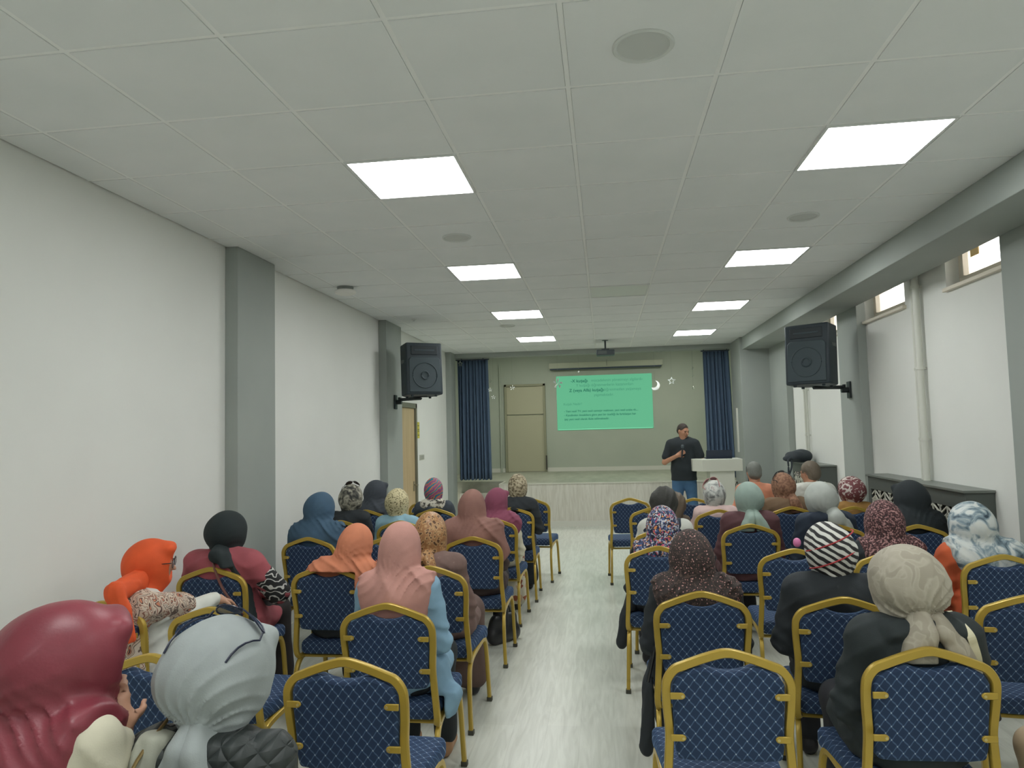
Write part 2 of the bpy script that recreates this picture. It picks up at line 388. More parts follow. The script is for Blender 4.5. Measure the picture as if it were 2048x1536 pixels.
# windows
frame_m = mat('window_frame_cream', (222, 214, 196), .4)
glass_m = mat('window_glass', (255, 255, 255), .02, trans=1.0)
for k, (a, b) in enumerate(WIN):
    q = MB(); X0, X1 = XR+.10, XR+.16
    q.box((X0, a, ZS+.02), (X1, b, ZS+.08)); q.box((X0, a, ZT-.03), (X1, b, ZT)); q.box((X0, a, ZS+.08), (X1, a+.05, ZT-.03)); q.box((X0, b-.07, ZS+.08), (X1, b, ZT-.03))
    q.box((X0-.015, b-.10, ZS+.08), (X1, b-.085, ZT-.03))
    wo = struct(q.build('window_%d' % (k+1), frame_m, bevel=.003))
    q = MB(); q.box((X0+.025, a+.04, ZS+.07), (X0+.031, b-.06, ZT-.02)); q.build('pane', glass_m, wo)
    q = MB(); q.box((XR-.035, a-.03, ZS-.03), (XR+.12, b+.0, ZS+.0)); struct(q.build('trim_%d' % (k+11), frame_m, bevel=.004))
q = MB(); q.box((XR+.092, 5.70, ZS+.20), (XR+.098, 5.82, ZT-.03)); tag(q.build('paper_patch', mat('ochre_paper', (226, 196, 140), .8)), 'ochre paper patch taped inside the nearest high window', 'paper')

# ceiling panels
diff_m = mat('panel_diffuser', (255, 255, 255), .5, emit=(.985, 1, .985), estr=PANEL)
fr_m = mat('panel_frame', (225, 228, 226), .5)
rows = {-6: 'overhead well behind the camera', -2: 'overhead just behind the camera', 2: 'nearest in view', 6: 'second away', 10: 'third away', 14: 'farthest, by the stage'}
for c, r in PAN:
    x0, y0 = GX0+.6*c, GY0+.6*r
    e_ = empty('ceiling_light', (x0+.3, y0+.3, H)); tag(e_, 'square glowing ceiling light panel, %s row, %s' % ({2: 'left', 6: 'right'}[c], rows[r]), 'ceiling light', 'ceiling light panels')
    q = MB()
    for A, B in (((-.297, -.297), (.297, -.283)), ((-.297, .283), (.297, .297)), ((-.297, -.283), (-.283, .283)), ((.283, -.283), (.297, .283))): q.box((A[0], A[1], -.010), (B[0], B[1], .012))
    q.build('frame', fr_m, e_)
    q = MB(); q.box((-.283, -.283, -.006), (.283, .283, .004)); q.build('diffuser', diff_m, e_)
x0, y0 = GX0+2.4, GY0+4.8
e_ = empty('ceiling_light', (x0+.3, y0+.3, H)); tag(e_, 'unlit pale square panel in the middle of the ceiling', 'ceiling light')
q = MB()
for A, B in (((-.297, -.297), (.297, -.283)), ((-.297, .283), (.297, .297)), ((-.297, -.283), (-.283, .283)), ((.283, -.283), (.297, .283))): q.box((A[0], A[1], -.010), (B[0], B[1], .012))
q.build('frame', fr_m, e_); q = MB(); q.box((-.283, -.283, -.006), (.283, .283, .004)); q.build('diffuser', mat('unlit_diffuser', (224, 228, 222), .4), e_)
# ceiling speakers and detectors
grille = mat('speaker_grille_grey', (208, 212, 208), .8); ring_m = mat('ring_white', (216, 220, 216), .5)
for x, y, r, lb in [(.19, 2.60, .115, 'round recessed ceiling loudspeaker above the centre aisle, nearest the camera'), (-1.02, 5.01, .105, 'round recessed ceiling loudspeaker left of the aisle, before the second left light'), (1.40, 5.01, .105, 'faint round ceiling loudspeaker between the first two right light panels'), (-1.25, 9.45, .105, 'small far ceiling loudspeaker near the third left light panel')]:
    e_ = empty('ceiling_speaker', (x, y, H-.004)); tag(e_, lb, 'ceiling speaker', 'round ceiling loudspeakers')
    q = MB(); q.lathe([(r*.84, .002), (r*.86, -.006), (r*.95, -.010), (r, -.004), (r, .004)], n=40); q.build('rim', ring_m, e_, smooth=True)
    q = MB(); q.lathe([(0, -.001), (r*.85, -.001)], n=40); q.build('grille', grille, e_)
e_ = empty('smoke_detector', (-2.42, 6.50, H-.004)); tag(e_, 'white round smoke detector on a dark base, left side of ceiling', 'smoke detector')
q = MB(); q.lathe([(.0, -.031), (.075, -.031), (.078, .004)], n=32); q.build('base', mat('detector_base', (140, 146, 142), .6), e_, smooth=True)
q = MB(); q.lathe([(0, -.078), (.06, -.076), (.095, -.064), (.104, -.048), (.095, -.032), (0, -.030)], n=32); q.build('cover', mat('detector_white', (244, 244, 238), .5), e_, smooth=True)
e_ = empty('sprinkler', (-2.30, 8.55, H-.004)); tag(e_, 'tiny ceiling sprinkler near the second left pillar', 'sprinkler')
q = MB(); q.lathe([(0, -.03), (.012, -.03), (.012, -.012), (.03, -.008), (.034, .004)], n=16); q.build('rose', ring_m, e_, smooth=True)

# pipes on the right wall
pipe_m = mat('pipe_white', (214, 216, 206), .45)
def pipe(x, y, z0, z1, r, lb):
    q = MB(); q.tube([(x, y, z0), (x, y, z1)], r, 12, caps=True)
    for z in (z0+.35, (z0+z1)/2, z1-.25): q.lathe([(r+.001, -.012), (r+.006, -.012), (r+.006, .012), (r+.001, .012)], (x, y, z), 12); q.box((x, y-.008, z-.008), (XR+.005, y+.008, z+.008))
    tag(q.build('heating_pipe', pipe_m, smooth=True), lb, 'pipe')
pipe(2.70, 6.47, 1.19, 3.10, .028, 'thicker white heating pipe between the two near high windows')
pipe(2.715, 6.58, 1.19, 3.10, .014, 'thin white pipe just beyond the thick one on the right wall')
pipe(2.72, 10.02, 1.19, 3.10, .014, 'thin white pipe on the far right wall above the bag')
pipe(2.72, 10.12, 1.19, 3.10, .014, 'farthest thin white pipe beside the grey corner pillar')

# radiator covers
rad_m = mat('radiator_cover_grey', (84, 90, 86), .5); lat_m = mat('lattice_white', (214, 214, 200), .5); blk = mat('void_black', (34, 36, 34), .9)
def radcover(y0, y1, n, lb, seg):
    e_ = empty('radiator_cover', (XR, y0, 0)); tag(e_, lb, 'radiator cover'); L = y1-y0; D = .20; pw = (L-.12)/n
    q = MB(); q.box((-D, 0, 0), (-.002, .02, 1.17)); q.box((-D, L-.02, 0), (-.002, L, 1.17))
    q.box((-D, .02, 0), (-D+.018, L-.02, .10)); q.box((-D, .02, 1.05), (-D+.018, L-.02, 1.17))
    for i in range(n+1): yy = .02+i*(L-.04-.05)/n; q.box((-D, yy, .10), (-D+.018, yy+.05, 1.05))
    q.build('case', rad_m, e_, bevel=.002)
    q = MB(); q.box((-D-.02, -.015, 1.17), (-.002, L+.015, 1.19)); q.build('top_board', mat('radiator_top', (110, 116, 110), .35), e_, bevel=.003)
    for i in range(n):
        ya = .07+i*(L-.09)/n; yb = ya+(L-.09)/n-.05
        q = MB(); q.box((-D+.05, ya, .10), (-D+.055, yb, 1.05)); bk = q.build('backing', blk, e_)
        q = MB(); a = .135; t = .0055
        def seg_(p, s):
            # clip to panel
            (ay, az), (by, bz) = p, s; N_ = 6
            pts = [(ay+(by-ay)*k/N_, az+(bz-az)*k/N_) for k in range(N_+1)]
            ins = [pp for pp in pts if ya <= pp[0] <= yb and .10 <= pp[1] <= 1.05]
            if len(ins) < 2: return
            (ay, az), (by, bz) = ins[0], ins[-1]; L_ = math.hypot(by-ay, bz-az)
            if L_ < .01: return
            ny, nz_ = -(bz-az)/L_*t, (by-ay)/L_*t
            q.prism([(ay-ny, az-nz_), (by-ny, bz-nz_), (by+ny, bz+nz_), (ay+ny, az+nz_)], -D+.003, -D+.012, 'x')
        hx, hz = a*math.sqrt(3), a*1.5
        for r_ in range(-1, int(1.0/hz)+2):
            for c_ in range(-1, int((yb-ya)/hx)+2):
                cy0 = ya+c_*hx+(hx/2 if r_ % 2 else 0); cz0 = .10+r_*hz
                pt = lambda rad, ang: (cy0+rad*math.sin(ang), cz0+rad*math.cos(ang))
                for k in range(6):
                    A = k*PI/3; seg_(pt(a*.62, A), pt(a*.62, A+PI/3)); seg_(pt(a*.62, A), pt(a*.62, A+2*PI/3)) if seg else None
                    seg_(pt(a*.62, A), pt(a*1.0, A)); seg_(pt(a, A), pt(a, A+PI/3)) if k < 3 else None
        q.build('lattice_panel', lat_m, e_)
radcover(5.51, 7.42, 3, 'long dark grey radiator cover with white lattice panels, nearer the camera', True)
radcover(9.0, 10.25, 2, 'shorter dark grey radiator cover with white lattice, far one with a bag on top', True)

# wall bits
q = MB(); q.box((XL, 10.30, 1.62), (XL+.004, 10.42, 1.86)); yo = q.build('safety_sign', mat('sign_yellow', (206, 196, 70), .5)); tag(yo, 'yellow narrow safety notice beside the door', 'sign')
q = MB()
for z in (1.80, 1.745, 1.72, 1.66): q.box((XL+.004, 10.32, z), (XL+.005, 10.40, z+.012))
q.build('print', mat('sign_dark', (90, 92, 50), .6), yo)
q = MB(); q.box((XL, 10.40, 1.29), (XL+.01, 10.66, 1.37)); so = q.build('light_switch', mat('switch_plate', (196, 198, 186), .4), bevel=.002); tag(so, 'grey three gang light switch right of the door', 'switch')
for k in range(3): q = MB(); q.box((XL+.01, 10.415+.08*k, 1.30), (XL+.015, 10.48+.08*k, 1.36)); q.build('rocker', mat('rocker', (176, 178, 168), .4), so, bevel=.001)

# curtains
cur_m = mat('curtain_blue', (80, 100, 124), .85, bump=.1, bscale=200)
def curtain(x0, x1, y, z0, z1, n, lb, flare=0):
    q = MB(); NX, NZ = n*8, 14; vs = []; fs = []
    for j in range(NZ+1):
        t = j/NZ; z = z1+(z0-z1)*t
        for i in range(NX+1):
            s = i/NX; x = x0+(x1-x0)*s*(1+flare*t)
            amp = .018+.028*t
            vs.append((x+.008*math.sin(s*n*2.9+t*2), y+amp*math.sin(s*n*2*PI+.7*math.sin(s*9)+.3*t)+.01*math.sin(s*17+t*3), z+(.012*math.sin(s*n*2*PI) if j == NZ else 0)))
    for j in range(NZ):
        for i in range(NX): a = j*(NX+1)+i; fs.append((a, a+1, a+NX+2, a+NX+1))
    q.add(vs, fs); o = q.build('curtain_cloth', cur_m, None, smooth=True, sharp=180)
    sd = o.modifiers.new('thickness', 'SOLIDIFY'); sd.thickness = .006
    e_ = empty('stage_curtain', ((x0+x1)/2, y, z0)); tag(e_, lb, 'curtain'); o.parent = e_; o.location = (-(x0+x1)/2, -y, -z0)
    q = MB(); q.tube([(x0-.03-(x0+x1)/2, 0, z1+.012-z0), (x1+.03-(x0+x1)/2, 0, z1+.012-z0)], .012, 8); [q.box((xx-.008, -.01, z1-z0+.005), (xx+.008, .01, 3.036-z0)) for xx in (-.2, .2)]; q.build('rail', mat('rail_dark', (62, 72, 86), .5), e_)
curtain(-2.64, -2.08, 12.80, .83, 3.0, 9, 'blue pleated stage curtain hanging at the left of the stage', .05)
curtain(1.76, 2.19, 12.80, .80, 3.0, 7, 'blue pleated stage curtain at the right, behind the lectern', .12)

# lights above the stage, hidden by the beam
for x, lb in ((-1.5, 'left light panel on the ceiling of the stage recess'), (1.5, 'right light panel on the ceiling of the stage recess')):
    e_ = empty('ceiling_light', (x, 14.3, 3.55)); tag(e_, lb, 'ceiling light')
    q = MB(); q.box((-.31, -.31, -.02), (.31, .31, 0)); q.build('frame', fr_m, e_); q = MB(); q.box((-.29, -.29, -.024), (.29, .29, -.0205)); q.build('diffuser', mat('stage_diffuser', (255, 255, 255), .5, emit=(1, 1, .9), estr=STAGE), e_)
# projector screen case, slide
q = MB(); q.box((-1.20, YE-.13, 3.075), (1.34, YE-.01, 3.20)); e_ = q.build('projection_screen', mat('screen_case', (176, 180, 160), .5), bevel=.006); tag(e_, 'long pale roller screen case on the stage wall above the slide', 'projection screen')
q = MB(); q.box((-1.17, YE-.125, 3.045), (1.31, YE-.05, 3.075)); q.build('slot', mat('screen_slot', (62, 74, 88), .6), e_)
q = MB(); q.box((.10, YE-.14, 3.10), (.106, YE-.13, 3.24)); q.build('pull_cord', mat('cord_grey', (90, 94, 90), .6), e_)
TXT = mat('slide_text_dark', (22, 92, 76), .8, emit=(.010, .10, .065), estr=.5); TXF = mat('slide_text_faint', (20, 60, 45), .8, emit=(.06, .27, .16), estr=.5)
sl = MB(); sl.box((-1.05, YE-.012, 1.675), (1.095, YE-.002, 2.905)); so = sl.build('projected_slide', mat('slide_green', (40, 90, 66), .8, emit=(.12, .44, .25), estr=.46)); tag(so, 'bright green projected slide with dark text on the stage wall', 'projected slide')  # emissive sheet stands in for the light the projector throws on the wall
def text(s, x, z, size, m, align='LEFT', bold=0):
    cu = bpy.data.curves.new('slide_text', 'FONT'); cu.body = s; cu.size = size; cu.align_x = align; cu.extrude = .001; cu.offset = bold
    o = bpy.data.objects.new('t', cu); COL.objects.link(o)
    me = bpy.data.meshes.new_from_object(o.evaluated_get(bpy.context.evaluated_depsgraph_get())); bpy.data.objects.remove(o)
    me.materials.clear(); me.materials.append(m)
    o = bpy.data.objects.new('slide_text', me); COL.objects.link(o); o.location = (x, YE-.016, z); o.rotation_euler = (PI/2, 0, 0); o.parent = so
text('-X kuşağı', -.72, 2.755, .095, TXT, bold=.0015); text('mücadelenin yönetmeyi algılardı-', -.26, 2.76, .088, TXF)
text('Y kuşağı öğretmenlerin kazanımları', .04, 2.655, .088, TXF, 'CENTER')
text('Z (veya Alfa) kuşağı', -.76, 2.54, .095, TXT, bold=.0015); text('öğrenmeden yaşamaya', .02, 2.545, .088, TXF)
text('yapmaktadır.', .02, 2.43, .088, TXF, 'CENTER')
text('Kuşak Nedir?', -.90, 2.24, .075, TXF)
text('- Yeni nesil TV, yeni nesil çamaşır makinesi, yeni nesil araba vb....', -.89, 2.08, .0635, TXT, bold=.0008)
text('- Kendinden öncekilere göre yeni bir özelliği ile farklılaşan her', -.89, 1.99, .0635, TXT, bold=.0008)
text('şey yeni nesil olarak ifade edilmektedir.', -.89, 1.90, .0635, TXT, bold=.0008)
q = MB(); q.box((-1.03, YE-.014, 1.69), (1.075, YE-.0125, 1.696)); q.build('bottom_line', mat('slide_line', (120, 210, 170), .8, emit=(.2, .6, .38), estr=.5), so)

# projector on its pole
e_ = empty('projector', (.06, 11.5, 2.865)); tag(e_, 'dark projector hanging from the ceiling on a short pole', 'projector')
pj = mat('projector_dark', (72, 80, 84), .45)
q = MB(); q.box((-.145, -.11, 0), (.145, .11, .088)); q.build('body', pj, e_, bevel=.012)
q = MB(); q.tube([(-.07, .11, .045), (-.07, .135, .045)], .032, 16); q.build('lens', mat('lens_glass', (40, 50, 60), .1), e_, smooth=True)
q = MB(); q.box((-.12, -.1125, .02), (.02, -.109, .07)); q.build('vent', mat('vent_grey', (98, 104, 104), .5), e_)
q = MB(); q.tube([(0, 0, .088), (0, 0, H-2.865)], .014, 12); q.build('pole', pj, e_, smooth=True)
q = MB(); q.lathe([(0, H-2.875), (.05, H-2.875), (.05, H-2.869)], n=20); q.box((-.06, -.05, .088), (.06, .05, .105)); q.build('mount', pj, e_)

# wall loudspeakers on brackets
def loudspeaker(loc, rz, lb, tilt):
    e_ = empty('wall_speaker', loc, rz); e_.rotation_euler = (math.radians(tilt), 0, rz); tag(e_, lb, 'loudspeaker', 'black loudspeakers on wall brackets')
    body = mat('speaker_plastic', (46, 58, 66), .5, bump=.15, bscale=220); gr = mat('speaker_mesh', (60, 74, 80), .55, bump=.2, bscale=500)
    q = MB(); q.prism([(-.23, -.19), (.23, -.19), (.225, .06), (.15, .17), (-.15, .17), (-.225, .06)], 0, .64, 'z'); q.build('cabinet', body, e_, bevel=.018, seg=3)
    q = MB(); q.prism([(-.20, .03), (.20, .03), (.20, .43), (.17, .46), (-.17, .46), (-.20, .43)], -.203, -.188, 'y'); q.build('grille', gr, e_, bevel=.006)
    q = MB()
    P = [(.155*math.cos(2*PI*k/40), -.205, .235+.155*math.sin(2*PI*k/40)) for k in range(40)]; q.tube(P, .006, 6, closed=True)
    q.lathe([(.0, .0)], n=3) if False else None
    P = [(.045*math.cos(2*PI*k/24), -.205, .235+.045*math.sin(2*PI*k/24)) for k in range(24)]; q.tube(P, .012, 6, closed=True); q.build('woofer_ring', gr, e_, smooth=True)
    q = MB(); q.box((-.17, -.198, .49), (.17, -.186, .60)); q.build('horn', mat('horn_dark', (38, 48, 54), .4), e_, bevel=.01)
    q = MB(); q.box((-.13, -.202, .535), (.13, -.192, .555)); q.build('horn_fin', gr, e_, bevel=.003)
    for s in (-1, 1):
        q = MB(); q.box((s*.228-.006, -.08, .40), (s*.228+.006, .02, .44)); q.build('handle', mat('handle_grey', (92, 100, 100), .4), e_, bevel=.004)
        for yy in (-.14, .08): q = MB(); q.lathe([(0, -.02), (.016, -.02), (.018, 0)], (s*.15, yy, 0), 12); q.build('foot', body, e_)
    return e_
def bracket(x, y, z, s, tox, toy, lb):
    e_ = empty('wall_bracket', (x, y, z)); tag(e_, lb, 'bracket'); bm_ = mat('bracket_black', (44, 52, 54), .5)
    q = MB(); q.box((0 if s > 0 else -.02, -.05, -.09), (.02 if s > 0 else 0, .05, .09)); q.build('plate', bm_, e_, bevel=.003)
    q = MB(); q.tube([(s*.015, 0, .0), (s*.09, 0, .0)], .03, 12); q.tube([(s*.06, 0, -.03), (s*.06, 0, .06)], .018, 12); q.build('joint', bm_, e_, smooth=True)
    q = MB(); q.tube([(s*.07, 0, .03), (tox-x, toy-y, .03)], .02, 4); q.box((tox-x-.09, toy-y-.06, .045), (tox-x+.09, toy-y+.06, .055)); q.build('arm', bm_, e_)
loudspeaker((-2.25, 8.62, 2.155), math.radians(33), 'black loudspeaker on the second left pillar', -3); bracket(-2.65, 8.85, 2.10, 1, -2.26, 8.68, 'black steel wall bracket holding the left loudspeaker')
loudspeaker((2.235, 7.92, 2.095), math.radians(-36), 'black loudspeaker on the right pillar beyond the windows', -3); bracket(2.66, 8.12, 2.05, -1, 2.24, 7.98, 'black steel wall bracket holding the right loudspeaker')

# hanging foil ornaments
foil = mat('silver_foil', (216, 222, 218), .15, .9); thread = mat('thread_grey', (150, 156, 146), .8)
def ornament(kind, x, y, z, r, lb, rz=0, zt=3.03):
    e_ = empty('foil_' + kind, (x, y, z), rz); tag(e_, lb, 'ornament', 'foil ornaments hanging over the stage'); q = MB()
    if kind == 'star':
        P = [((r if k % 2 == 0 else r*.45)*math.sin(k*PI/5), (r if k % 2 == 0 else r*.45)*math.cos(k*PI/5)) for k in range(10)]
        for k in range(10):
            (a, b), (c, d2) = P[k], P[(k+1) % 10]; q.prism([(a, b), (c, d2), (c*.62, d2*.62), (a*.62, b*.62)], -.006, .006, 'y')
    elif kind == 'moon':
        o1 = [(r*math.cos(a), r*math.sin(a)) for a in np.linspace(-2.2, 1.2, 16)]; i1 = [(r*.30*-1+.78*r*math.cos(a), r*.30+.78*r*math.sin(a)) for a in np.linspace(-2.2, 1.2, 16)]
        for k in range(15): q.prism([o1[k], o1[k+1], i1[k+1], i1[k]], -.006, .006, 'y')
    else:
        for k in range(5): a = k*1.3; q.prism([(0, 0), (r*math.cos(a), r*math.sin(a)), (r*.8*math.cos(a+.45), r*.8*math.sin(a+.45))], -.01+.004*k, -.006+.004*k, 'y')
    q.build('foil', foil, e_)
    q = MB(); q.tube([(0, 0, r*.9), (0, 0, zt-z)], .0015, 4); q.build('thread', thread, e_)
ornament('star', 1.20, 12.6+.12, 2.50, .075, 'silver outlined star hanging right of the slide')
ornament('moon', .91, 12.72, 2.43, .085, 'silver crescent hanging at the right edge of the slide')
ornament('twist', -.80, 12.72, 2.52, .10, 'twisted silver foil hanging at the top left corner of the slide', .5)
ornament('twist', -.42, 12.72, 2.72, .018, 'tiny silver foil dot above the slide', .2)
ornament('star', -2.57, 12.72, 2.94, .06, 'silver foil star at the top outer corner of the left curtain', .9)
ornament('twist', -2.02, 12.72, 2.60, .028, 'upper small foil piece at the inner edge of the left curtain', .9)
ornament('twist', -2.03, 12.72, 2.45, .04, 'middle small foil piece at the inner edge of the left curtain', .3)
ornament('twist', -1.97, 12.72, 2.31, .04, 'lower foil sprig beside the inner edge of the left curtain', .2)
ornament('twist', -1.62, 12.72, 2.47, .05, 'silver foil twist in front of the cream stage door', .2)
ornament('twist', 1.57, 12.72, 2.71, .03, 'upper small dark foil left of the right curtain', 1.1)
ornament('twist', 1.57, 12.72, 2.58, .03, 'middle small dark foil left of the right curtain', 1.1)
ornament('twist', 1.565, 12.72, 2.36, .035, 'lowest small dark foil left of the right curtain', 1.1)

# lectern
lw = mat('lectern_white', (212, 214, 202), .4)
e_ = empty('lectern', (1.72, 10.9, 0)); tag(e_, 'white lectern with a wide slanted tray beside the standing speaker', 'lectern')
q = MB(); q.prism([(-.29, 0), (.29, 0), (.29, .42), (-.42, .42), (-.42, .16)], 1.02, 1.20, 'z'); q.build('tray', lw, e_, bevel=.006)
q = MB(); q.box((-.18, .05, .06), (.18, .36, 1.02)); q.build('column', lw, e_, bevel=.006)
q = MB(); q.box((-.26, -.02, 0), (.26, .42, .06)); q.build('base', lw, e_, bevel=.006)
e_ = empty('laptop', (1.70, 11.12, 1.20)); tag(e_, 'dark open laptop on top of the lectern', 'laptop')
lm = mat('laptop_navy', (32, 44, 66), .4)
q = MB(); q.box((-.19, -.05, 0), (.19, .17, .018)); q.build('keyboard_base', lm, e_, bevel=.003)
q = MB(); q.prism([(-.05, .018), (-.044, .018), (-.088, .13), (-.094, .13)], -.19, .19, 'x'); q.build('lid', lm, e_, bevel=.002)
q = MB(); P = crom([(2.25, 11.77, .93), (2.24, 11.765, .74), (2.18, 11.74, .60), (2.08, 11.72, .60), (2.03, 11.72, .70), (2.06, 11.72, .80), (2.08, 11.72, .72)], 8); q.tube(P, .006, 6); q.box((2.225, 11.755, .92), (2.275, 11.80, 1.03))
tag(q.build('power_cable', mat('cable_black', (34, 36, 38), .5), smooth=True), 'black looped cable and plug hanging behind the lectern', 'cable')
q = MB(); q.box((2.185, 12.2, 1.25), (2.21, 12.24, 1.98)); tag(q.build('cable_trunking', pipe_m), 'white vertical trunking strip on the grey pier beside the right curtain', 'trunking')
# bag on the far radiator cover
bagm = mat('bag_fabric', (50, 58, 64), .7, bump=.3, bscale=120)
S = Sdf((-.3, -.25, -.02), (.3, .25, .22), .01)
S.ell((0, 0, .07), (.18, .13, .085)); S.ell((.08, .02, .08), (.11, .12, .085)); S.ell((-.14, -.03, .05), (.09, .07, .035)); S.cone((-.2, -.05, .05), (-.12, .02, .08), .02, .02)
S.disp(lambda P: .006*wob(P, 40)); S.subbox((-1, -1, -.1), (1, 1, 0))
e_ = empty('backpack', (2.53, 9.85, 1.192), .3); tag(e_, 'dark bag lying on the far radiator cover', 'bag'); S.mesh('body', bagm, e_)
q = MB(); q.tube(crom([(-.16, -.08, .06), (-.22, -.12, .03), (-.225, -.13, -.04), (-.22, -.125, -.15), (-.18, -.125, -.06), (-.16, -.10, .03)], 6), .012, 8); q.build('strap', bagm, e_, smooth=True)
# ------------------------------------------------------------------ banquet chairs
gold = mat('gold_paint', (184, 156, 66), .32, .25, spec=.5); fab = lattice_fabric(); capm = mat('foot_cap_grey', (70, 70, 60), .6)
half = [(.175, .30, .385), (.190, .18, .380), (.206, .075, .385), (.213, .045, .43), (.206, .035, .54), (.200, .030, .64), (.206, .018, .73), (.208, .006, .80), (.2015, .002, .835), (.178, 0, .866), (.145, -.002, .881), (.085, -.003, .903), (.028, -.003, .9195)]
loop = [(-x, y, z) for x, y, z in half] + [(0, -.003, .923)] + [(x, y, z) for x, y, z in reversed(half)]
RS = [(-1, -.6), (-.8, -.85), (.8, -.85), (1, -.6), (1, .6), (.8, .85), (-.8, .85), (-1, .6)]
def make_chair():
    r = empty('banquet_chair', (0, 0, 0))
    q = MB(); q.tube(crom(loop, 4), .0145, sect=RS, upv=(0, 1, 0)); q.build('back_frame', gold, r, smooth=True, sharp=50)
    # backrest cushion
    R_ = [(.02, .862), (.05, .868), (.078, .879), (.095, .880), (.135, .866), (.168, .848), (.186, .818), (.187, .76), (.182, .66), (.182, .60), (.175, .556), (.12, .550)]
    poly = [(-x, z) for x, z in reversed(R_)] + [(0, .862)][:1] + R_
    poly = [(x, z) for x, z in R_] + [(-x, z) for x, z in reversed(R_)]
    q = MB(); q.prism(poly[::-1], -.018, .036, 'y'); o = q.build('backrest', fab, r, bevel=.014, seg=3)
    sh = [.028, .022, .008, .003]
    # tilt the cushion with the frame
    for v in o.data.vertices: v.co.y += .036*max(0, (.86-v.co.z)/.31)
    # seat : rounded slab
    S = Sdf((-.26, .0, .36), (.26, .56, .52), .011)
    Sx, X, Y, Z = S.sl((-.26, .0, .36), (.26, .56, .52))
    hw = .172+.035*np.clip((Y-.06)/.42, 0, 1); qx = np.abs(X)-hw; qy = np.abs(Y-.285)-.20; dome = .012*(1-(X/.24)**2)*(1-((Y-.28)/.26)**2); qz = np.abs(Z-.435-dome*.5)-.017-dome*.3
    d = np.sqrt(np.maximum(qx, 0)**2+np.maximum(qy, 0)**2+np.maximum(qz, 0)**2)+np.minimum(np.maximum(np.maximum(qx, qy), qz), 0)-.024
    S.d[Sx] = np.broadcast_to(d, S.d[Sx].shape); S.mesh('seat', fab, r)
    for s in (-1, 1):
        for z, yy in ((.785, -.004), (.64, .012)):
            q = MB(); x0 = s*.198; x1 = s*.158
            q.prism([(x0, z-.011), (x1, z-.011), (x1-s*.008, z-.007), (x1-s*.011, z), (x1-s*.008, z+.007), (x1, z+.011), (x0, z+.011)][::s], yy-.024, yy-.016, 'y')
            q.lathe([(0, 0)], n=3) if False else None
            o = q.build('bracket', gold, r, bevel=.002)
            q = MB(); q.tube([(x1-s*.001, yy-.024, z), (x1-s*.001, yy-.027, z)], .005, 10); q.build('screw', mat('screw_pale', (206, 190, 130), .3, .6), o)
        q = MB(); P = [(s*.222, .010, .012), (s*.216, .018, .18), (s*.212, .04, .30), (s*.208, .085, .362), (s*.206, .17, .388), (s*.210, .33, .405), (s*.213, .41, .410), (s*.216, .455, .390), (s*.220, .482, .32), (s*.224, .50, .16), (s*.228, .515, .012)]
        q.tube(crom(P, 4), .0135, sect=RS, upv=(s, 0, 0)); f = q.build('leg_frame', gold, r, smooth=True, sharp=50)
        for x, y in ((s*.222, .010), (s*.228, .515)):
            q = MB(); q.box((x-.0165, y-.0165, 0), (x+.0165, y+.0165, .026)); q.build('foot_cap', capm, f, bevel=.003)
    q = MB(); q.tube([(-.205, .12, .375), (.205, .12, .375)], .010, 8); q.tube([(-.205, .40, .392), (.205, .40, .392)], .010, 8); q.build('cross_bar', gold, r, smooth=True)
    return r
def copy_tree(o, parent=None):
    c = o.copy(); COL.objects.link(c)
    if parent: c.parent = parent; c.matrix_parent_inverse = o.matrix_parent_inverse
    for ch in list(o.children): copy_tree(ch, c)
    return c
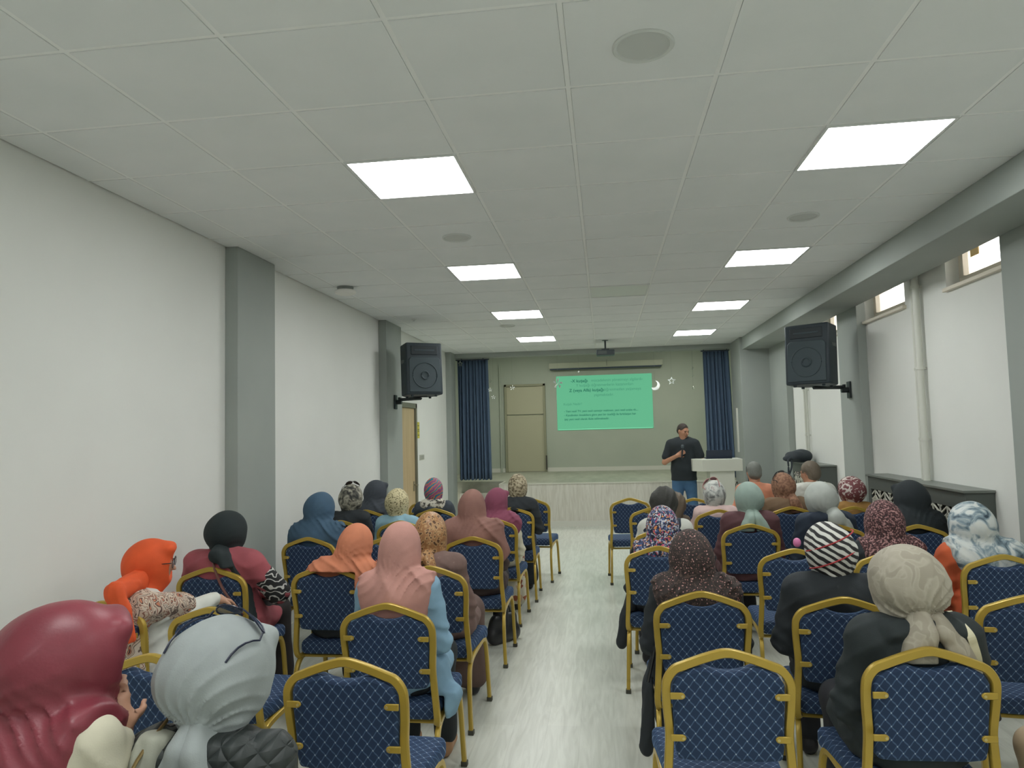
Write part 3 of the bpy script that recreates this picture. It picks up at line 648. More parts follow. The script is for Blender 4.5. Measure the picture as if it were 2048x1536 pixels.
CH = {  # key: x, y, rot deg, label
'E': (-.91, 2.40, -1, 'empty blue and gold banquet chair in the left block, nearest the camera beside the aisle'),
'D': (-1.63, 2.41, -3, 'empty blue and gold chair in front of the woman in pale grey scarf with glasses'),
'A': (-2.40, 3.18, -2, 'blue and gold chair by the left wall, behind the woman in bright orange scarf'),
'C': (-1.79, 3.08, -4, 'empty blue and gold chair between the orange scarf woman and the pink scarf woman'),
'F': (-1.00, 3.17, -1, 'blue and gold chair holding the woman in pink scarf and pale blue denim shirt'),
'G': (-2.34, 4.02, 0, 'blue and gold chair holding the woman in black scarf and pink top'),
'H': (-1.65, 4.08, -1, 'blue and gold chair holding the woman in salmon orange shawl'),
'I': (-1.02, 4.05, -2, 'blue and gold aisle chair holding the woman in tan leopard scarf'),
'J': (-2.24, 5.19, -4, 'blue and gold chair holding the woman in steel blue scarf'),
'K': (-.98, 5.17, 0, 'blue and gold aisle chair holding the woman in mauve brown drape'),
'JK': (-1.62, 5.15, 0, 'mostly hidden blue and gold chair in front of the salmon shawl'),
'M': (-2.37, 6.18, 0, 'blue and gold chair holding the woman in smoky grey print scarf and black jacket'),
'L': (-1.80, 6.13, -3, 'blue and gold chair holding the woman in cream leopard scarf'),
'N': (-1.00, 6.24, -2, 'blue and gold aisle chair holding the woman in plum scarf'),
'O': (-2.42, 7.02, 0, 'blue and gold chair holding the woman in charcoal scarf by the left wall'),
'Q': (-1.72, 7.08, 0, 'blue and gold chair holding the woman in rainbow striped scarf'),
'R': (-.94, 7.11, 1, 'blue and gold aisle chair holding the woman in taupe scarf and black coat'),
'S': (-2.02, 7.97, 0, 'empty blue and gold front row chair left of the rainbow scarf'),
'T': (-1.46, 8.02, -3, 'empty blue and gold front row chair between rainbow scarf and mauve drape'),
'U': (-.85, 8.03, -5, 'empty blue and gold front row chair at the aisle, left block'),
'a': (.25, 7.91, 2, 'empty blue and gold front row chair at the aisle, right block'),
'b': (.92, 7.80, 0, 'empty blue and gold front row chair before the jeans of the standing man'),
'c': (1.58, 7.85, 0, 'blue and gold front row chair holding the man in salmon shirt'),
'd': (2.16, 7.62, 0, 'blue and gold front row chair holding the man with glasses and white shirt'),
'e': (.43, 6.96, -2, 'blue and gold chair holding the person with long brown hair leaning forward'),
'f': (1.01, 6.73, 1, 'blue and gold chair holding the woman in silver scarf and pale pink cardigan'),
'g': (1.69, 6.90, 1, 'blue and gold chair holding the woman in brown scarf with glasses on top'),
'h': (2.22, 6.86, 3, 'blue and gold chair holding the woman in burgundy and white leafy scarf'),
'i': (.41, 5.52, -5, 'blue and gold chair holding the dark haired person in navy vest'),
'j': (1.09, 5.73, 2, 'blue and gold chair holding the woman in sage green scarf and maroon jacket'),
'k': (1.70, 5.66, 3, 'blue and gold chair holding the woman in light grey scarf and navy coat'),
'l': (2.26, 5.62, 0, 'blue and gold chair holding the woman in plain black drape by the radiator'),
'm': (.32, 4.71, -4, 'blue and gold chair holding the woman in blue floral scarf'),
'n': (1.13, 4.59, -3, 'empty blue and gold chair in front of the striped scarf woman'),
'o': (1.66, 4.50, 2, 'blue and gold chair holding the woman in burgundy speckled scarf'),
'q': (2.20, 4.37, -4, 'blue and gold chair holding the woman in rust orange top'),
'r': (.42, 3.43, 1, 'blue and gold aisle chair holding the woman in dark floral scarf'),
's': (1.02, 3.33, -7, 'blue and gold chair holding the woman in black and white striped scarf'),
't': (1.81, 3.39, -8, 'empty blue and gold chair at the right edge of the photo'),
'u': (.39, 2.56, 1, 'empty blue and gold chair at the aisle, nearest the camera in the right block'),
'v': (1.06, 2.61, 2, 'blue and gold chair holding the woman in beige knotted scarf'),
'w': (-1.00, 1.42, 0, 'blue and gold chair under the woman in pale grey scarf with glasses'),
'x': (-1.52, 1.30, -8, 'blue and gold chair under the woman in maroon scarf and cream jacket'),
'y': (1.80, 2.25, 22, 'blue and gold chair under the person in beige trousers'),
}
proto = make_chair()
first = True
for k_, (x, y, rz, lb) in CH.items():
    o = proto if first else copy_tree(proto); first = False
    o.location = (x, y, 0); o.rotation_euler = (0, 0, math.radians(rz)); tag(o, lb, 'chair', 'blue and gold banquet chairs')
# ------------------------------------------------------------------ people
skin = mat('skin', (196, 150, 124), .5); skin2 = mat('skin_tan', (186, 136, 108), .5)
SHOE = {'dark': mat('shoe_dark', (36, 36, 40), .5), 'white': mat('shoe_white', (206, 206, 198), .5), 'tan': mat('shoe_tan', (170, 130, 96), .6)}
def head_prims(S, c, R, s=1.0, big=False):
    c = np.array(c, float)
    P = lambda x, y, z: c + R @ (np.array([x, y, z])*s)
    S.ell(P(0, -.012, .02), (.074*s, .092*s, .092*s), .02, R); S.ell(P(0, .022, -.035), (.058*s, .066*s, .078*s), .03, R)
    S.ell(P(0, .055, -.088), (.026*s, .026*s, .022*s), .02, R)
    S.cone(P(0, .085, .006), P(0, .108, -.028), .008*s, .013*s, .012)
    S.cone(P(-.035, .076, .022), P(.035, .076, .022), .010*s, .010*s, .012)
    S.cone(P(-.018, .082, -.056), P(.018, .082, -.056), .007*s, .007*s, .008)
    for q_ in (-1, 1):
        S.ell(P(q_*.076, -.005, -.008), (.009*s, .018*s, .030*s), .008, R)
        S.ell(P(q_*.038, .060, -.022), (.02*s, .018*s, .02*s), .02, R)
        S.subell(P(q_*.030, .092, .006), (.014*s, .010*s, .009*s), .008, R)
def hand(S, w_, d, n_, side, curl=.7, r=.0085):
    """w_ wrist, d pointing direction, n_ palm normal (fingers curl toward it), side +1/-1 thumb side"""
    w_ = np.array(w_, float); d = np.array(d, float); d /= np.linalg.norm(d); n_ = np.array(n_, float); n_ -= d*(n_@d); n_ /= np.linalg.norm(n_); x = np.cross(d, n_)*side
    S.cone(w_, w_+d*.03, .026, .030, .02); 
    for o_ in (-.024, -.008, .008, .024): S.cone(w_+d*.025+x*o_*.8, w_+d*.085+x*o_, .015, .013, .008)
    for i, (o_, L_) in enumerate(((-.030, .026), (-.010, .031), (.010, .033), (.029, .027))):
        p = w_+d*.085+x*o_; a = 0
        for j in range(3):
            a += curl*(.5 if j == 0 else .8); q_ = p+(d*math.cos(a)+n_*math.sin(a))*L_*(1.15, .85, .7)[j]
            S.cone(p, q_, r*(1.08-.1*j), r*(1.0-.1*j), .003); p = q_
    p = w_+d*.03+x*-.032*-1; q1 = p+(d*.5+x*.7+n_*.35)*.038; q2 = q1+(d*.8+x*.15+n_*.55)*.03
    S.cone(w_+d*.025+x*.02, p, .016, .013, .01); S.cone(p, q1, .0115, .0105, .006); S.cone(q1, q2, .0100, .0085, .004)

def pose(p):
    """joint positions in the chair's frame (y toward the stage)"""
    hx, hy, zt = p['head']; w_ = p.get('w', .22); rz_ = p.get('rz', .119)
    b = p.get('b', 1.0); lean = hy
    J = {}
    J['hip'] = V(p.get('px', 0), .215+p.get('fwd', 0), .585)
    J['hc'] = V(hx, hy, zt-rz_)
    J['sh'] = V(hx*p.get('shx', .75)+J['hip'][0]*(1-p.get('shx', .75)), hy-.055+p.get('shy', 0), zt-p.get('shd', .295))
    yaw = math.radians(p.get('tw', 0)); J['ax'] = V(math.cos(yaw), math.sin(yaw), p.get('tilt', 0))
    for s, n in ((-1, 'l'), (1, 'r')):
        J['s'+n] = J['sh']+J['ax']*s*.145*b+V(0, 0, -.015)
        e = p.get('el'+n); J['e'+n] = V(*e) if e else J['s'+n]+V(s*.055, .03, -.245)
        h = p.get('ha'+n); J['w'+n] = V(*h) if h else V(J['hip'][0]+s*.075, J['hip'][1]+.26, .685)
        J['k'+n] = V(J['hip'][0]+s*.10, .215+p.get('fwd', 0)+.40, .545); J['a'+n] = V(J['hip'][0]+s*.10, .215+.42+p.get('foot', 0.0), .09)
    return J, w_, rz_, b
def trunk(S, J, b, g=0.0, arms=True, sleeve=1.0):
    hip, sh = J['hip'], J['sh']; mid = hip*.5+sh*.5+V(0, -.02, 0)
    S.cone(hip+V(-.05*b, -.02, 0), hip+V(.05*b, -.02, 0), .125*b+g, .125*b+g, .0)
    S.cone(hip, mid, .138*b+g, .128*b+g, .05); S.cone(mid+V(-.02, 0, 0), sh+V(-.035*b, 0, -.07), .118*b+g, .108*b+g, .05); S.cone(mid+V(.02, 0, 0), sh+V(.035*b, 0, -.07), .118*b+g, .108*b+g, .05)
    S.cone(J['sl']+V(.025, 0, 0), J['sr']+V(-.025, 0, 0), .064*b+g, .064*b+g, .07); S.cone(sh, sh+V(0, .012, .045), .062+g, .052+g, .04)
    if arms:
        for n in 'lr':
            S.cone(J['s'+n], J['e'+n], .060*b+g, .053*b+g, .04)
            if sleeve > .5: S.cone(J['e'+n], J['e'+n]+(J['w'+n]-J['e'+n])*(.92 if sleeve >= 1 else sleeve), .051*b+g, .038+g, .03)
def wrink(P, J, A=.004):
    f = np.zeros(len(P))
    for n in 'lr':
        for o in (.95,):
            c = J['e'+n]; r = np.sqrt(((P-c)**2).sum(1)); f += A*1.3*np.sin((P[:, 2]+.5*P[:, 0])*95)*np.exp(-(r/.09)**2)
    q = np.sin(P[:, 2]*34+P[:, 0]*np.sign(P[:, 0]-J['sh'][0])*26+1.5*np.sin(P[:, 1]*14+P[:, 0]*9))
    return f + A*.7*wob(P, 26) + A*.35*wob(P, 55, 1.3) - A*1.1*(1/(1+7*q*q)-.3)

def person(label, chair, head, top, scarf=None, hair=None, bottom=None, res=.010, **k):
    cx, cy, crz, _ = CH[chair]; p = dict(k); c_, s_ = math.cos(-math.radians(crz)), math.sin(-math.radians(crz))
    dx, dy = head[0]-cx, head[1]-cy; p['head'] = (dx*c_-dy*s_, dx*s_+dy*c_, head[2])
    e_ = empty('person', (cx, cy, 0), math.radians(crz)); tag(e_, label, 'person')
    J, w_, rz_, b = pose(p); hip = J['hip']; hc = J['hc']; sh = J['sh']
    R = rotm(math.radians(p.get('yaw', 0)), math.radians(p.get('pitch', -8)), math.radians(p.get('roll', 0)))
    lo = np.min([J[n] for n in ('hip', 'sh', 'sl', 'sr', 'el', 'er', 'wl', 'wr', 'hc')], 0); hi = np.max([J[n] for n in ('hip', 'sh', 'sl', 'sr', 'el', 'er', 'wl', 'wr', 'hc')], 0)
    sk = p.get('skin', skin)
    # body : one continuous surface from head to ankles
    blo = np.minimum(lo, J['al'])-.16; bhi = np.maximum(hi, J['ar'])+.16; blo[2] = .02
    S = Sdf(blo, bhi, .012)
    head_prims(S, hc+R@V(0, .012, -.006), R, .97); S.cone(hc+V(0, -.01, -.06), sh+V(0, .01, -.02), .052, .058, .03)
    trunk(S, J, b, -.028, True, 1)
    for n in 'lr':
        S.cone(hip+V(.09 if n == 'r' else -.09, 0, -.01), J['k'+n], .075, .055, .03); S.cone(J['k'+n], J['a'+n], .050, .036, .02)
        wv = J['w'+n]-J['e'+n]
        if n == p.get('hide_hand'): continue
        hd = p.get('hd'+n); hand(S, J['w'+n]-wv*.04, hd if hd else wv+V(0, .1, -.12), V(0, .2, -1), 1 if n == 'l' else -1, .45)
    S.subbox((-.6, -.3, -.1), (.6, .046, .90))
    S.mesh('body', sk, e_, sm=1)
    # top
    mt, kind = top[0], top[1]
    long_ = 'coat' in kind; TS = Sdf(lo-V(.13, .16, .16), hi+V(.13, .10, -.03), res)
    trunk(TS, J, b, 0, True, .2 if 'short' in kind else 1)
    if 'short' in kind:
        for n in 'lr': TS.cone(J['s'+n], J['s'+n]*.55+J['e'+n]*.45, .064*b, .062*b, .03)
    if 'collar' in kind:
        TS.cone(sh+V(-.115, -.02, .045), sh+V(-.02, -.10, .035), .020, .024, .006, (1, 1, .7)); TS.cone(sh+V(.115, -.02, .045), sh+V(.02, -.10, .035), .020, .024, .006, (1, 1, .7)); TS.cone(sh+V(-.10, -.06, .02), sh+V(.10, -.06, .02), .050, .050, .006)
    if long_ or 'long' in kind:
        TS.cone(hip+V(-.12, .03, -.04), hip+V(-.12, .26, -.04), .09, .07, .05); TS.cone(hip+V(.12, .03, -.04), hip+V(.12, .26, -.04), .09, .07, .05)
    if 'puff' in kind: TS.disp(lambda P: -.006*np.abs(np.sin(P[:, 2]*62))*1)
    if 'quilt' in kind: TS.disp(lambda P: -.0035*np.minimum(np.abs(np.sin((P[:, 0]+P[:, 2])*70)), np.abs(np.sin((P[:, 0]-P[:, 2])*70))))
    TS.disp(lambda P: wrink(P, J, p.get('wr', .007)))
    TS.subbox((-.6, -.3, -.1), (.6, .505, .482)); TS.subbox((-.185, -.3, .1), (.185, p.get('backy', .040), .90)); TS.subbox((-.24, -.3, .84), (.24, -.02, .94)) if 0 else None
    TS.subell(sh+V(0, .02, .10), (.05, .05, .05), .01)
    TS.mesh('jacket' if long_ or 'jacket' in kind else 'top', mt, e_)
    J['TS'] = TS
    dp = p.get('drop')
    if dp:
        s_2, zl, mtd = dp; D = Sdf(hip+V(-.42, -.26, zl-hip[2]-.06), hip+V(.42, .30, .12), .010)
        D.cone(hip+V(s_2*.16, .02, .0), hip+V(s_2*.215, -.01, -.16), .075, .060, .03, (1.2, .8, 1)); D.cone(hip+V(s_2*.215, -.01, -.16), V(hip[0]+s_2*.265, hip[1]-.03, zl+.05), .056, .042, .04, (1.2, .8, 1))
        D.disp(lambda P: -.006*(1-np.abs(np.sin(P[:, 1]*60+P[:, 2]*9)))**2+.004*wob(P, 24)); D.subbox((-.222, -.3, -.1), (.222, .50, .482)); D.subbox((-.236, -.06, .0), (.236, .055, .6)); D.mesh('coat_hem', mtd or mt, e_)
    # bottom
    bm_, bk = bottom or (mat('trousers_black', (38, 40, 46), .8), 'trousers')
    BS = Sdf(V(hip[0]-.34, hip[1]-.20, .03), V(hip[0]+.34, J['kr'][1]+.22, .74), .012)
    BS.cone(hip+V(-.06, -.02, -.01), hip+V(.06, -.02, -.01), .118, .118, .0)
    for n, s in (('l', -1), ('r', 1)):
        BS.cone(hip+V(s*.085, 0, -.005), J['k'+n], .092, .070, .05); BS.cone(J['k'+n], J['a'+n]+V(0, 0, .02), .064, .062 if bk == 'trousers' else .085, .04)
    if bk == 'skirt':
        BS.cone(J['kl']+V(.02, 0, 0), J['kr']+V(-.02, 0, 0), .072, .072, .05); BS.cone((J['kl']+J['kr'])/2, (J['al']+J['ar'])/2+V(0, 0, .08), .10, .12, .06, (.7, 1, 1))
    BS.disp(lambda P: .004*wob(P, 30)); BS.subbox((-.6, -.3, -.1), (.6, .507, .480)); BS.subbox((-.185, -.3, .1), (.185, .044, .90))
    BS.mesh(bk, bm_, e_)
    sm = SHOE[p.get('shoe', 'dark')]
    for n in 'lr':
        a = J['a'+n]; FS = Sdf(a+V(-.07, -.10, -.10), a+V(.07, .22, .04), .01)
        FS.cone(a+V(0, -.03, -.045), a+V(0, .13, -.055), .042, .036, .02, (1, 1, .9)); FS.cone(a+V(0, -.02, -.04), a+V(0, -.005, -.005), .04, .040, .02); FS.subbox(a+V(-.2, -.3, -.2), a+V(.2, .4, -.086)); FS.mesh('shoe', sm, e_)
    # head covering
    if scarf:
        ms, sk_ = scarf[0], scarf[1]; so = dict(scarf[2]) if len(scarf) > 2 else {}
        hs = so.get('res', res*.8)
        cr = so.get('cape', None)
        glo = np.minimum(hc-V(w_*.7, w_*.75+.05, rz_+.03), sh-V(.30, .26, .40 if cr or sk_ != 'cap' else .06)); ghi = np.maximum(hc+V(w_*.7, w_*.75, rz_+.03), sh+V(.30, .26, .05))
        glo[2] = max(glo[2], .55)
        if so.get('res_lo'): hs = so['res_lo']
        G = Sdf(glo, ghi, hs)
        P = lambda x, y, z: hc + R @ np.array([x, y, z])
        bun = so.get('bun', .9)
        G.ell(P(0, 0, 0), (w_*.47, w_*.54, rz_), 0, R)
        G.ell(P(so.get('bx', 0), -w_*.20, -rz_*.20+so.get('bz', 0)), (w_*.47*bun, w_*.42*bun, rz_*.80), .04, R)
        G.ell(P(0, w_*.12, -rz_*.55), (w_*.36, w_*.38, rz_*.60), .04, R)
        if so.get('peak'): G.cone(P(-.05, w_*.40, rz_*.62), P(.05, w_*.40, rz_*.62), .022, .022, .04)
        nape = P(so.get('kx', 0), -w_*.30, -rz_*.92)
        if sk_ == 'drape':
            G.cone(P(0, -w_*.08, -rz_*.35), sh*.9+hc*.1+V(0, .0, 0), w_*.42, .088, .05); G.cone(P(0, -w_*.05, -rz_*.8), sh+V(0, .01, -.02), .082, .10, .05)
        elif sk_ == 'knot':
            G.cone(P(-w_*.22, -w_*.05, -rz_*.92), P(w_*.22, -w_*.05, -rz_*.92), .034, .034, .03); G.cone(nape+V(-w_*.16, .035, .004), nape+V(0, .0, -.006), .022, .026, .02); G.cone(nape+V(w_*.16, .035, .004), nape, .022, .026, .02)
            G.cone(P(0, 0, -rz_*.8), sh+V(0, .01, .02), .078, .074, .03); G.ell(P(so.get('kx', 0), -w_*.37, -rz_*.84), (.036, .024, .026), .015, R)
        else:
            G.cone(P(0, -.01, -rz_*.6), sh+V(0, .012, .015), .080, .066, .035)
        G.subell(P(0, w_*.60, -.015), (w_*.30, .062, rz_*.66), .012, R)
        n_f = so.get('nf', 11); A = so.get('A', .006)
        def folds(Q, K=nape):
            q_ = Q-K; r = np.sqrt((q_**2).sum(1))+1e-5; th = np.arctan2(q_[:, 0], q_[:, 2]+.02)
            f = np.sin(n_f*th+2.2*np.sin(r*24+so.get('ph', 0)))
            f = 1.45/(1+6*f*f)-.6
            return -A*f*np.exp(-(r/(w_*.55))**2)*np.clip(r/.05, 0, 1)*np.clip((q_[:, 2]+.05)/.05, 0, 1) + A*.25*wob(Q, 34, so.get('ph', 0))
        G.disp(folds)
        if cr:
            # cloth spread over the shoulders : the coat's own surface pushed outwards, cut by an ellipsoid
            C2 = Sdf(glo, ghi, hs); C2.n = G.n; trunk(C2, J, b, .016, True, 1); C2.cone(hip, hip+V(0, .1, 0), .01, .01, 0)
            Sx, X, Y, Z = C2.sl(glo-1, ghi+1)
            cc = sh+V(cr[3] if len(cr) > 3 else 0, 0, cr[4] if len(cr) > 4 else .02)
            reg = C2.elld(cc, (cr[0], cr[1], cr[2]), X, Y, Z)
            C2.disp(lambda Q: -so.get('cA', .011)*1.5/(1+8*np.sin(Q[:, 0]*so.get('cf', 15)+Q[:, 2]*so.get('cd', 11)+1.6*np.sin(Q[:, 2]*11+Q[:, 0]*7)+so.get('ph', 0))**2)+.004*wob(Q, 17, so.get('ph', 0)))
            hh = np.maximum(.016-np.abs(C2.d-reg), 0)/.016; d = np.maximum(C2.d, reg)+hh*hh*.004; a = G.d; kk = .03; hh = np.maximum(kk-np.abs(a-d), 0)/kk; G.d = np.minimum(a, d)-hh*hh*kk*.25
            G.d = G.d.astype(np.float32)
        if sk_ == 'drape':
            dr = so.get('dir', 1)
            def diag(Q):
                m = np.exp(-((Q[:, 2]-(hc[2]-rz_*.95))/.075)**2); f = np.sin((Q[:, 2]*1.0-dr*Q[:, 0]*(.8+.4*np.sin(so.get('ph', 0)))+.3*Q[:, 1])*52+2.6*np.sin(Q[:, 0]*13+Q[:, 2]*9+so.get('ph', 0)))
                return -A*1.15*(1.4/(1+7*f*f)-.45)*m*(.5+.5*np.sin(Q[:, 0]*9+so.get('ph', 0)*3)**2)
            G.disp(diag)
        G.subbox((-.185, -.3, .1), (.185, .030, .90))
        so_ = G.mesh('headscarf', ms, e_)
        if so.get('under'):
            pass
        for ti, t in enumerate(so.get('tails', [])):
            pts, r0, r1, flat = t; r0 *= 1.25; r1 *= 1.3; m_ = len(pts); W = [nape+V(q_[0], 0, q_[2]) for q_ in pts]
            tl = np.min(W, 0)-V(.10, .24, .09); th_ = np.max(W, 0)+V(.10, .10, .05)
            T = Sdf(tl, th_, hs); trunk(T, J, b, 0, True, 1)
            if long_: T.cone(hip+V(0, -.03, 0), hip+V(0, -.03, -.05), .12, .12, .03)
            Sx, X, Y, Z = T.sl(tl-1, th_+1)
            e2 = None; rl = None
            for i in range(m_-1):
                ax0, az0, bx0, bz0 = W[i][0], W[i][2], W[i+1][0], W[i+1][2]; ra = r0+(r1-r0)*i/(m_-1); rb = r0+(r1-r0)*(i+1)/(m_-1)
                L2 = (bx0-ax0)**2+(bz0-az0)**2; tt = np.clip(((X-ax0)*(bx0-ax0)+(Z-az0)*(bz0-az0))/L2, 0, 1); rr = ra+(rb-ra)*tt
                dd = np.sqrt((X-ax0-tt*(bx0-ax0))**2+(Z-az0-tt*(bz0-az0))**2)-rr
                if e2 is None: e2, rl = dd, rr
                else: rl = np.where(dd < e2, rr, rl); e2 = np.minimum(e2, dd)
            prof = .010+.026*np.sqrt(np.clip(-e2/rl, 0, 1))
            ax_ = V(*pts[-1])-V(*pts[0]); ax_ = ax_/np.linalg.norm(ax_); sd = np.array([ax_[2], 0, -ax_[0]])
            al = (X-nape[0])*ax_[0]+(Z-nape[2])*ax_[2]; ac = (X-nape[0])*sd[0]+(Z-nape[2])*sd[2]
            prof = prof+.006*(1-np.abs(np.sin(ac*90/(1+3*np.abs(al))+ti*1.7+al*6)))**1.5
            d = np.maximum(np.maximum(T.d-prof, e2), Y-(sh[1]+.0)); T.d = np.broadcast_to(d, T.n).astype(np.float32).copy()
            kb = P(so.get('kx', 0)+pts[0][0], -w_*.36, -rz_*.86); T.cone(kb, V(W[1][0]*.5+nape[0]*.5, sh[1]-.105*b, W[1][2]*.5+nape[2]*.5), r0*.9, r0*1.3, .03, (1, 1.1, 1))
            T.subbox((-.188, -.3, .1), (.188, .046, .872)); T.subbox((-.225, -.3, .3), (.225, .012, .93))
            T.mesh('scarf_tail', ms, so_)
    if hair:
        hm, hk = hair; HS = Sdf(hc-V(.2, .22, .42), hc+V(.2, .2, .2), .009 if hk == 'short' else .010)
        P = lambda x, y, z: hc + R @ np.array([x, y, z])
        s = w_/.20
        if hk == 'short':
            HS.ell(P(0, -.012, .022), (.079*s, .097*s, .094*s), 0, R); HS.ell(P(0, -.035, -.035), (.068*s, .068*s, .055*s), .03, R); HS.subell(P(0, .095, -.05), (.10, .085, .095), .01, R); HS.subell(P(-.085, .02, -.05), (.03, .05, .055), .01, R); HS.subell(P(.085, .02, -.05), (.03, .05, .055), .01, R)
            HS.disp(lambda Q: .002*wob(Q, 150))
        else:
            HS.ell(P(0, -.008, .015), (w_*.46, w_*.52, .115), 0, R); HS.cone(P(0, -.05, -.02), V(*p.get('hairend', tuple(sh+V(0, -.085, -.05)))), w_*.42, .075, .05, (1, 1.3, 1)); HS.subell(P(0, w_*.55, -.03), (.07, .06, .10), .012, R)
            HS.disp(lambda Q: .004*np.sin(Q[:, 0]*110+6*np.sin(Q[:, 2]*9))+.002*np.sin(Q[:, 0]*260+Q[:, 1]*120))
            HS.subbox((-.185, -.3, .1), (.185, .026, .90))
        HS.mesh('hair', hm, e_)
    e_['_'] = 0; del e_['_']
    return e_, J, hc, R, w_, rz_
def on_back(TS, x, z, up=.006):
    i = int(round((x-TS.lo[0])/TS.h)); k = int(round((z-TS.lo[2])/TS.h)); i = min(max(i, 0), TS.n[0]-1); k = min(max(k, 0), TS.n[2]-1)
    j = np.nonzero(TS.d[i, :, k] < 0)[0]
    return (x, float(TS.ax[1][j[0]])-up if len(j) else 0.0, z)
def glasses(par, hc, R, col, lens, up=False, w_=.2, name='glasses', off=(0, 0, 0), tip=0):
    q = MB(); f = lambda x, y, z: tuple(hc + R @ (np.array([x, y, z])+np.array(off)))
    hw = w_*.40
    for s in (-1, 1):
        cxx = s*hw*.5
        ring = [f(cxx+hw*.40*math.cos(a), w_*.56, hw*.30*math.sin(a)) for a in np.linspace(0, 2*PI, 16, endpoint=False)]
        q.tube(ring, .0022, 5, closed=True)
        q.tube([f(s*hw*.95, w_*.54, .006), f(s*hw*1.18, w_*.2, .004), f(s*hw*1.2, -w_*.12, -.004), f(s*hw*1.16, -w_*.22, -.028)], .0024, 5)
    q.tube([f(-hw*.1, w_*.57, .004), f(hw*.1, w_*.57, .004)], .002, 5)
    o = q.build(name, col, par, smooth=True)
    for s in (-1, 1):
        q = MB(); cxx = s*hw*.5; q.tube([f(cxx, w_*.558, 0), f(cxx, w_*.562, 0)], 1, sect=[(hw*.39*math.cos(a), hw*.29*math.sin(a)) for a in np.linspace(0, 2*PI, 16, endpoint=False)])
        q.build('lens', lens, o)
    return o
def glasses_up(par, hc, R, col, lens, w_, rz_, name='sunglasses', shift=0.0, t0=78, lift=.012, back=.60):
    def sf(x, t, up=0.0):
        t = math.radians(t); k = math.sqrt(max(.05, 1-(x/(w_*.50))**2)); ry = w_*(.57 if t < PI/2 else back)
        return hc + R @ np.array([x, (ry*k+up)*math.cos(t), (rz_*k*(1.0 if t < PI/2 else 1.0)+up)*math.sin(t)])
    q = MB(); hw = w_*.34
    for s in (-1, 1):
        cx = shift+s*hw*.5
        ring = [tuple(sf(cx+hw*.42*math.cos(a), t0+9*math.sin(a), lift+.008*math.sin(a))) for a in np.linspace(0, 2*PI, 16, endpoint=False)]
        q.tube(ring, .0026, 5, closed=True)
        q.tube([tuple(sf(shift+s*hw*.95, t0+4, lift+.004))]+[tuple(sf(shift+s*hw*(.98-.12*i/5), t0+10+i*14, .006)) for i in range(6)], .0028, 5)
    q.tube([tuple(sf(shift-hw*.1, t0+3, lift+.004)), tuple(sf(shift+hw*.1, t0+3, lift+.004))], .0024, 5)
    o = q.build(name, col, par, smooth=True)
    for s in (-1, 1):
        cx = shift+s*hw*.5; ring = [tuple(sf(cx+hw*.40*math.cos(a), t0+8.5*math.sin(a), lift+.008*math.sin(a)+dz)) for dz in (-.0008, .0008) for a in np.linspace(0, 2*PI, 16, endpoint=False)]
        q = MB(); q.add(ring, [tuple(range(15, -1, -1)), tuple(range(16, 32))]+[(i, (i+1) % 16, 16+(i+1) % 16, 16+i) for i in range(16)]); q.build('lens', lens, o)
    return o
def quilt_mat():
    m = mat('quilt_black', (48, 54, 54), .55); nt = m.node_tree; N = nt.nodes; L = nt.links
    tc = N.new('ShaderNodeTexCoord'); outs = []
    for a in (PI/4, -PI/4):
        mp = N.new('ShaderNodeMapping'); mp.inputs['Rotation'].default_value = (0, a, 0); L.new(tc.outputs['Object'], mp.inputs[0])
        wv = N.new('ShaderNodeTexWave'); wv.inputs['Scale'].default_value = 9; wv.bands_direction = 'X'; L.new(mp.outputs[0], wv.inputs['Vector'])
        pw = N.new('ShaderNodeMath'); pw.operation = 'POWER'; pw.inputs[1].default_value = .4; L.new(wv.outputs['Fac'], pw.inputs[0]); outs.append(pw.outputs[0])
    mn = N.new('ShaderNodeMath'); mn.operation = 'MINIMUM'; L.new(outs[0], mn.inputs[0]); L.new(outs[1], mn.inputs[1])
    bp = N.new('ShaderNodeBump'); bp.inputs['Strength'].default_value = .8; bp.inputs['Distance'].default_value = .01; L.new(mn.outputs[0], bp.inputs['Height']); L.new(bp.outputs[0], N['Principled BSDF'].inputs['Normal'])
    return m
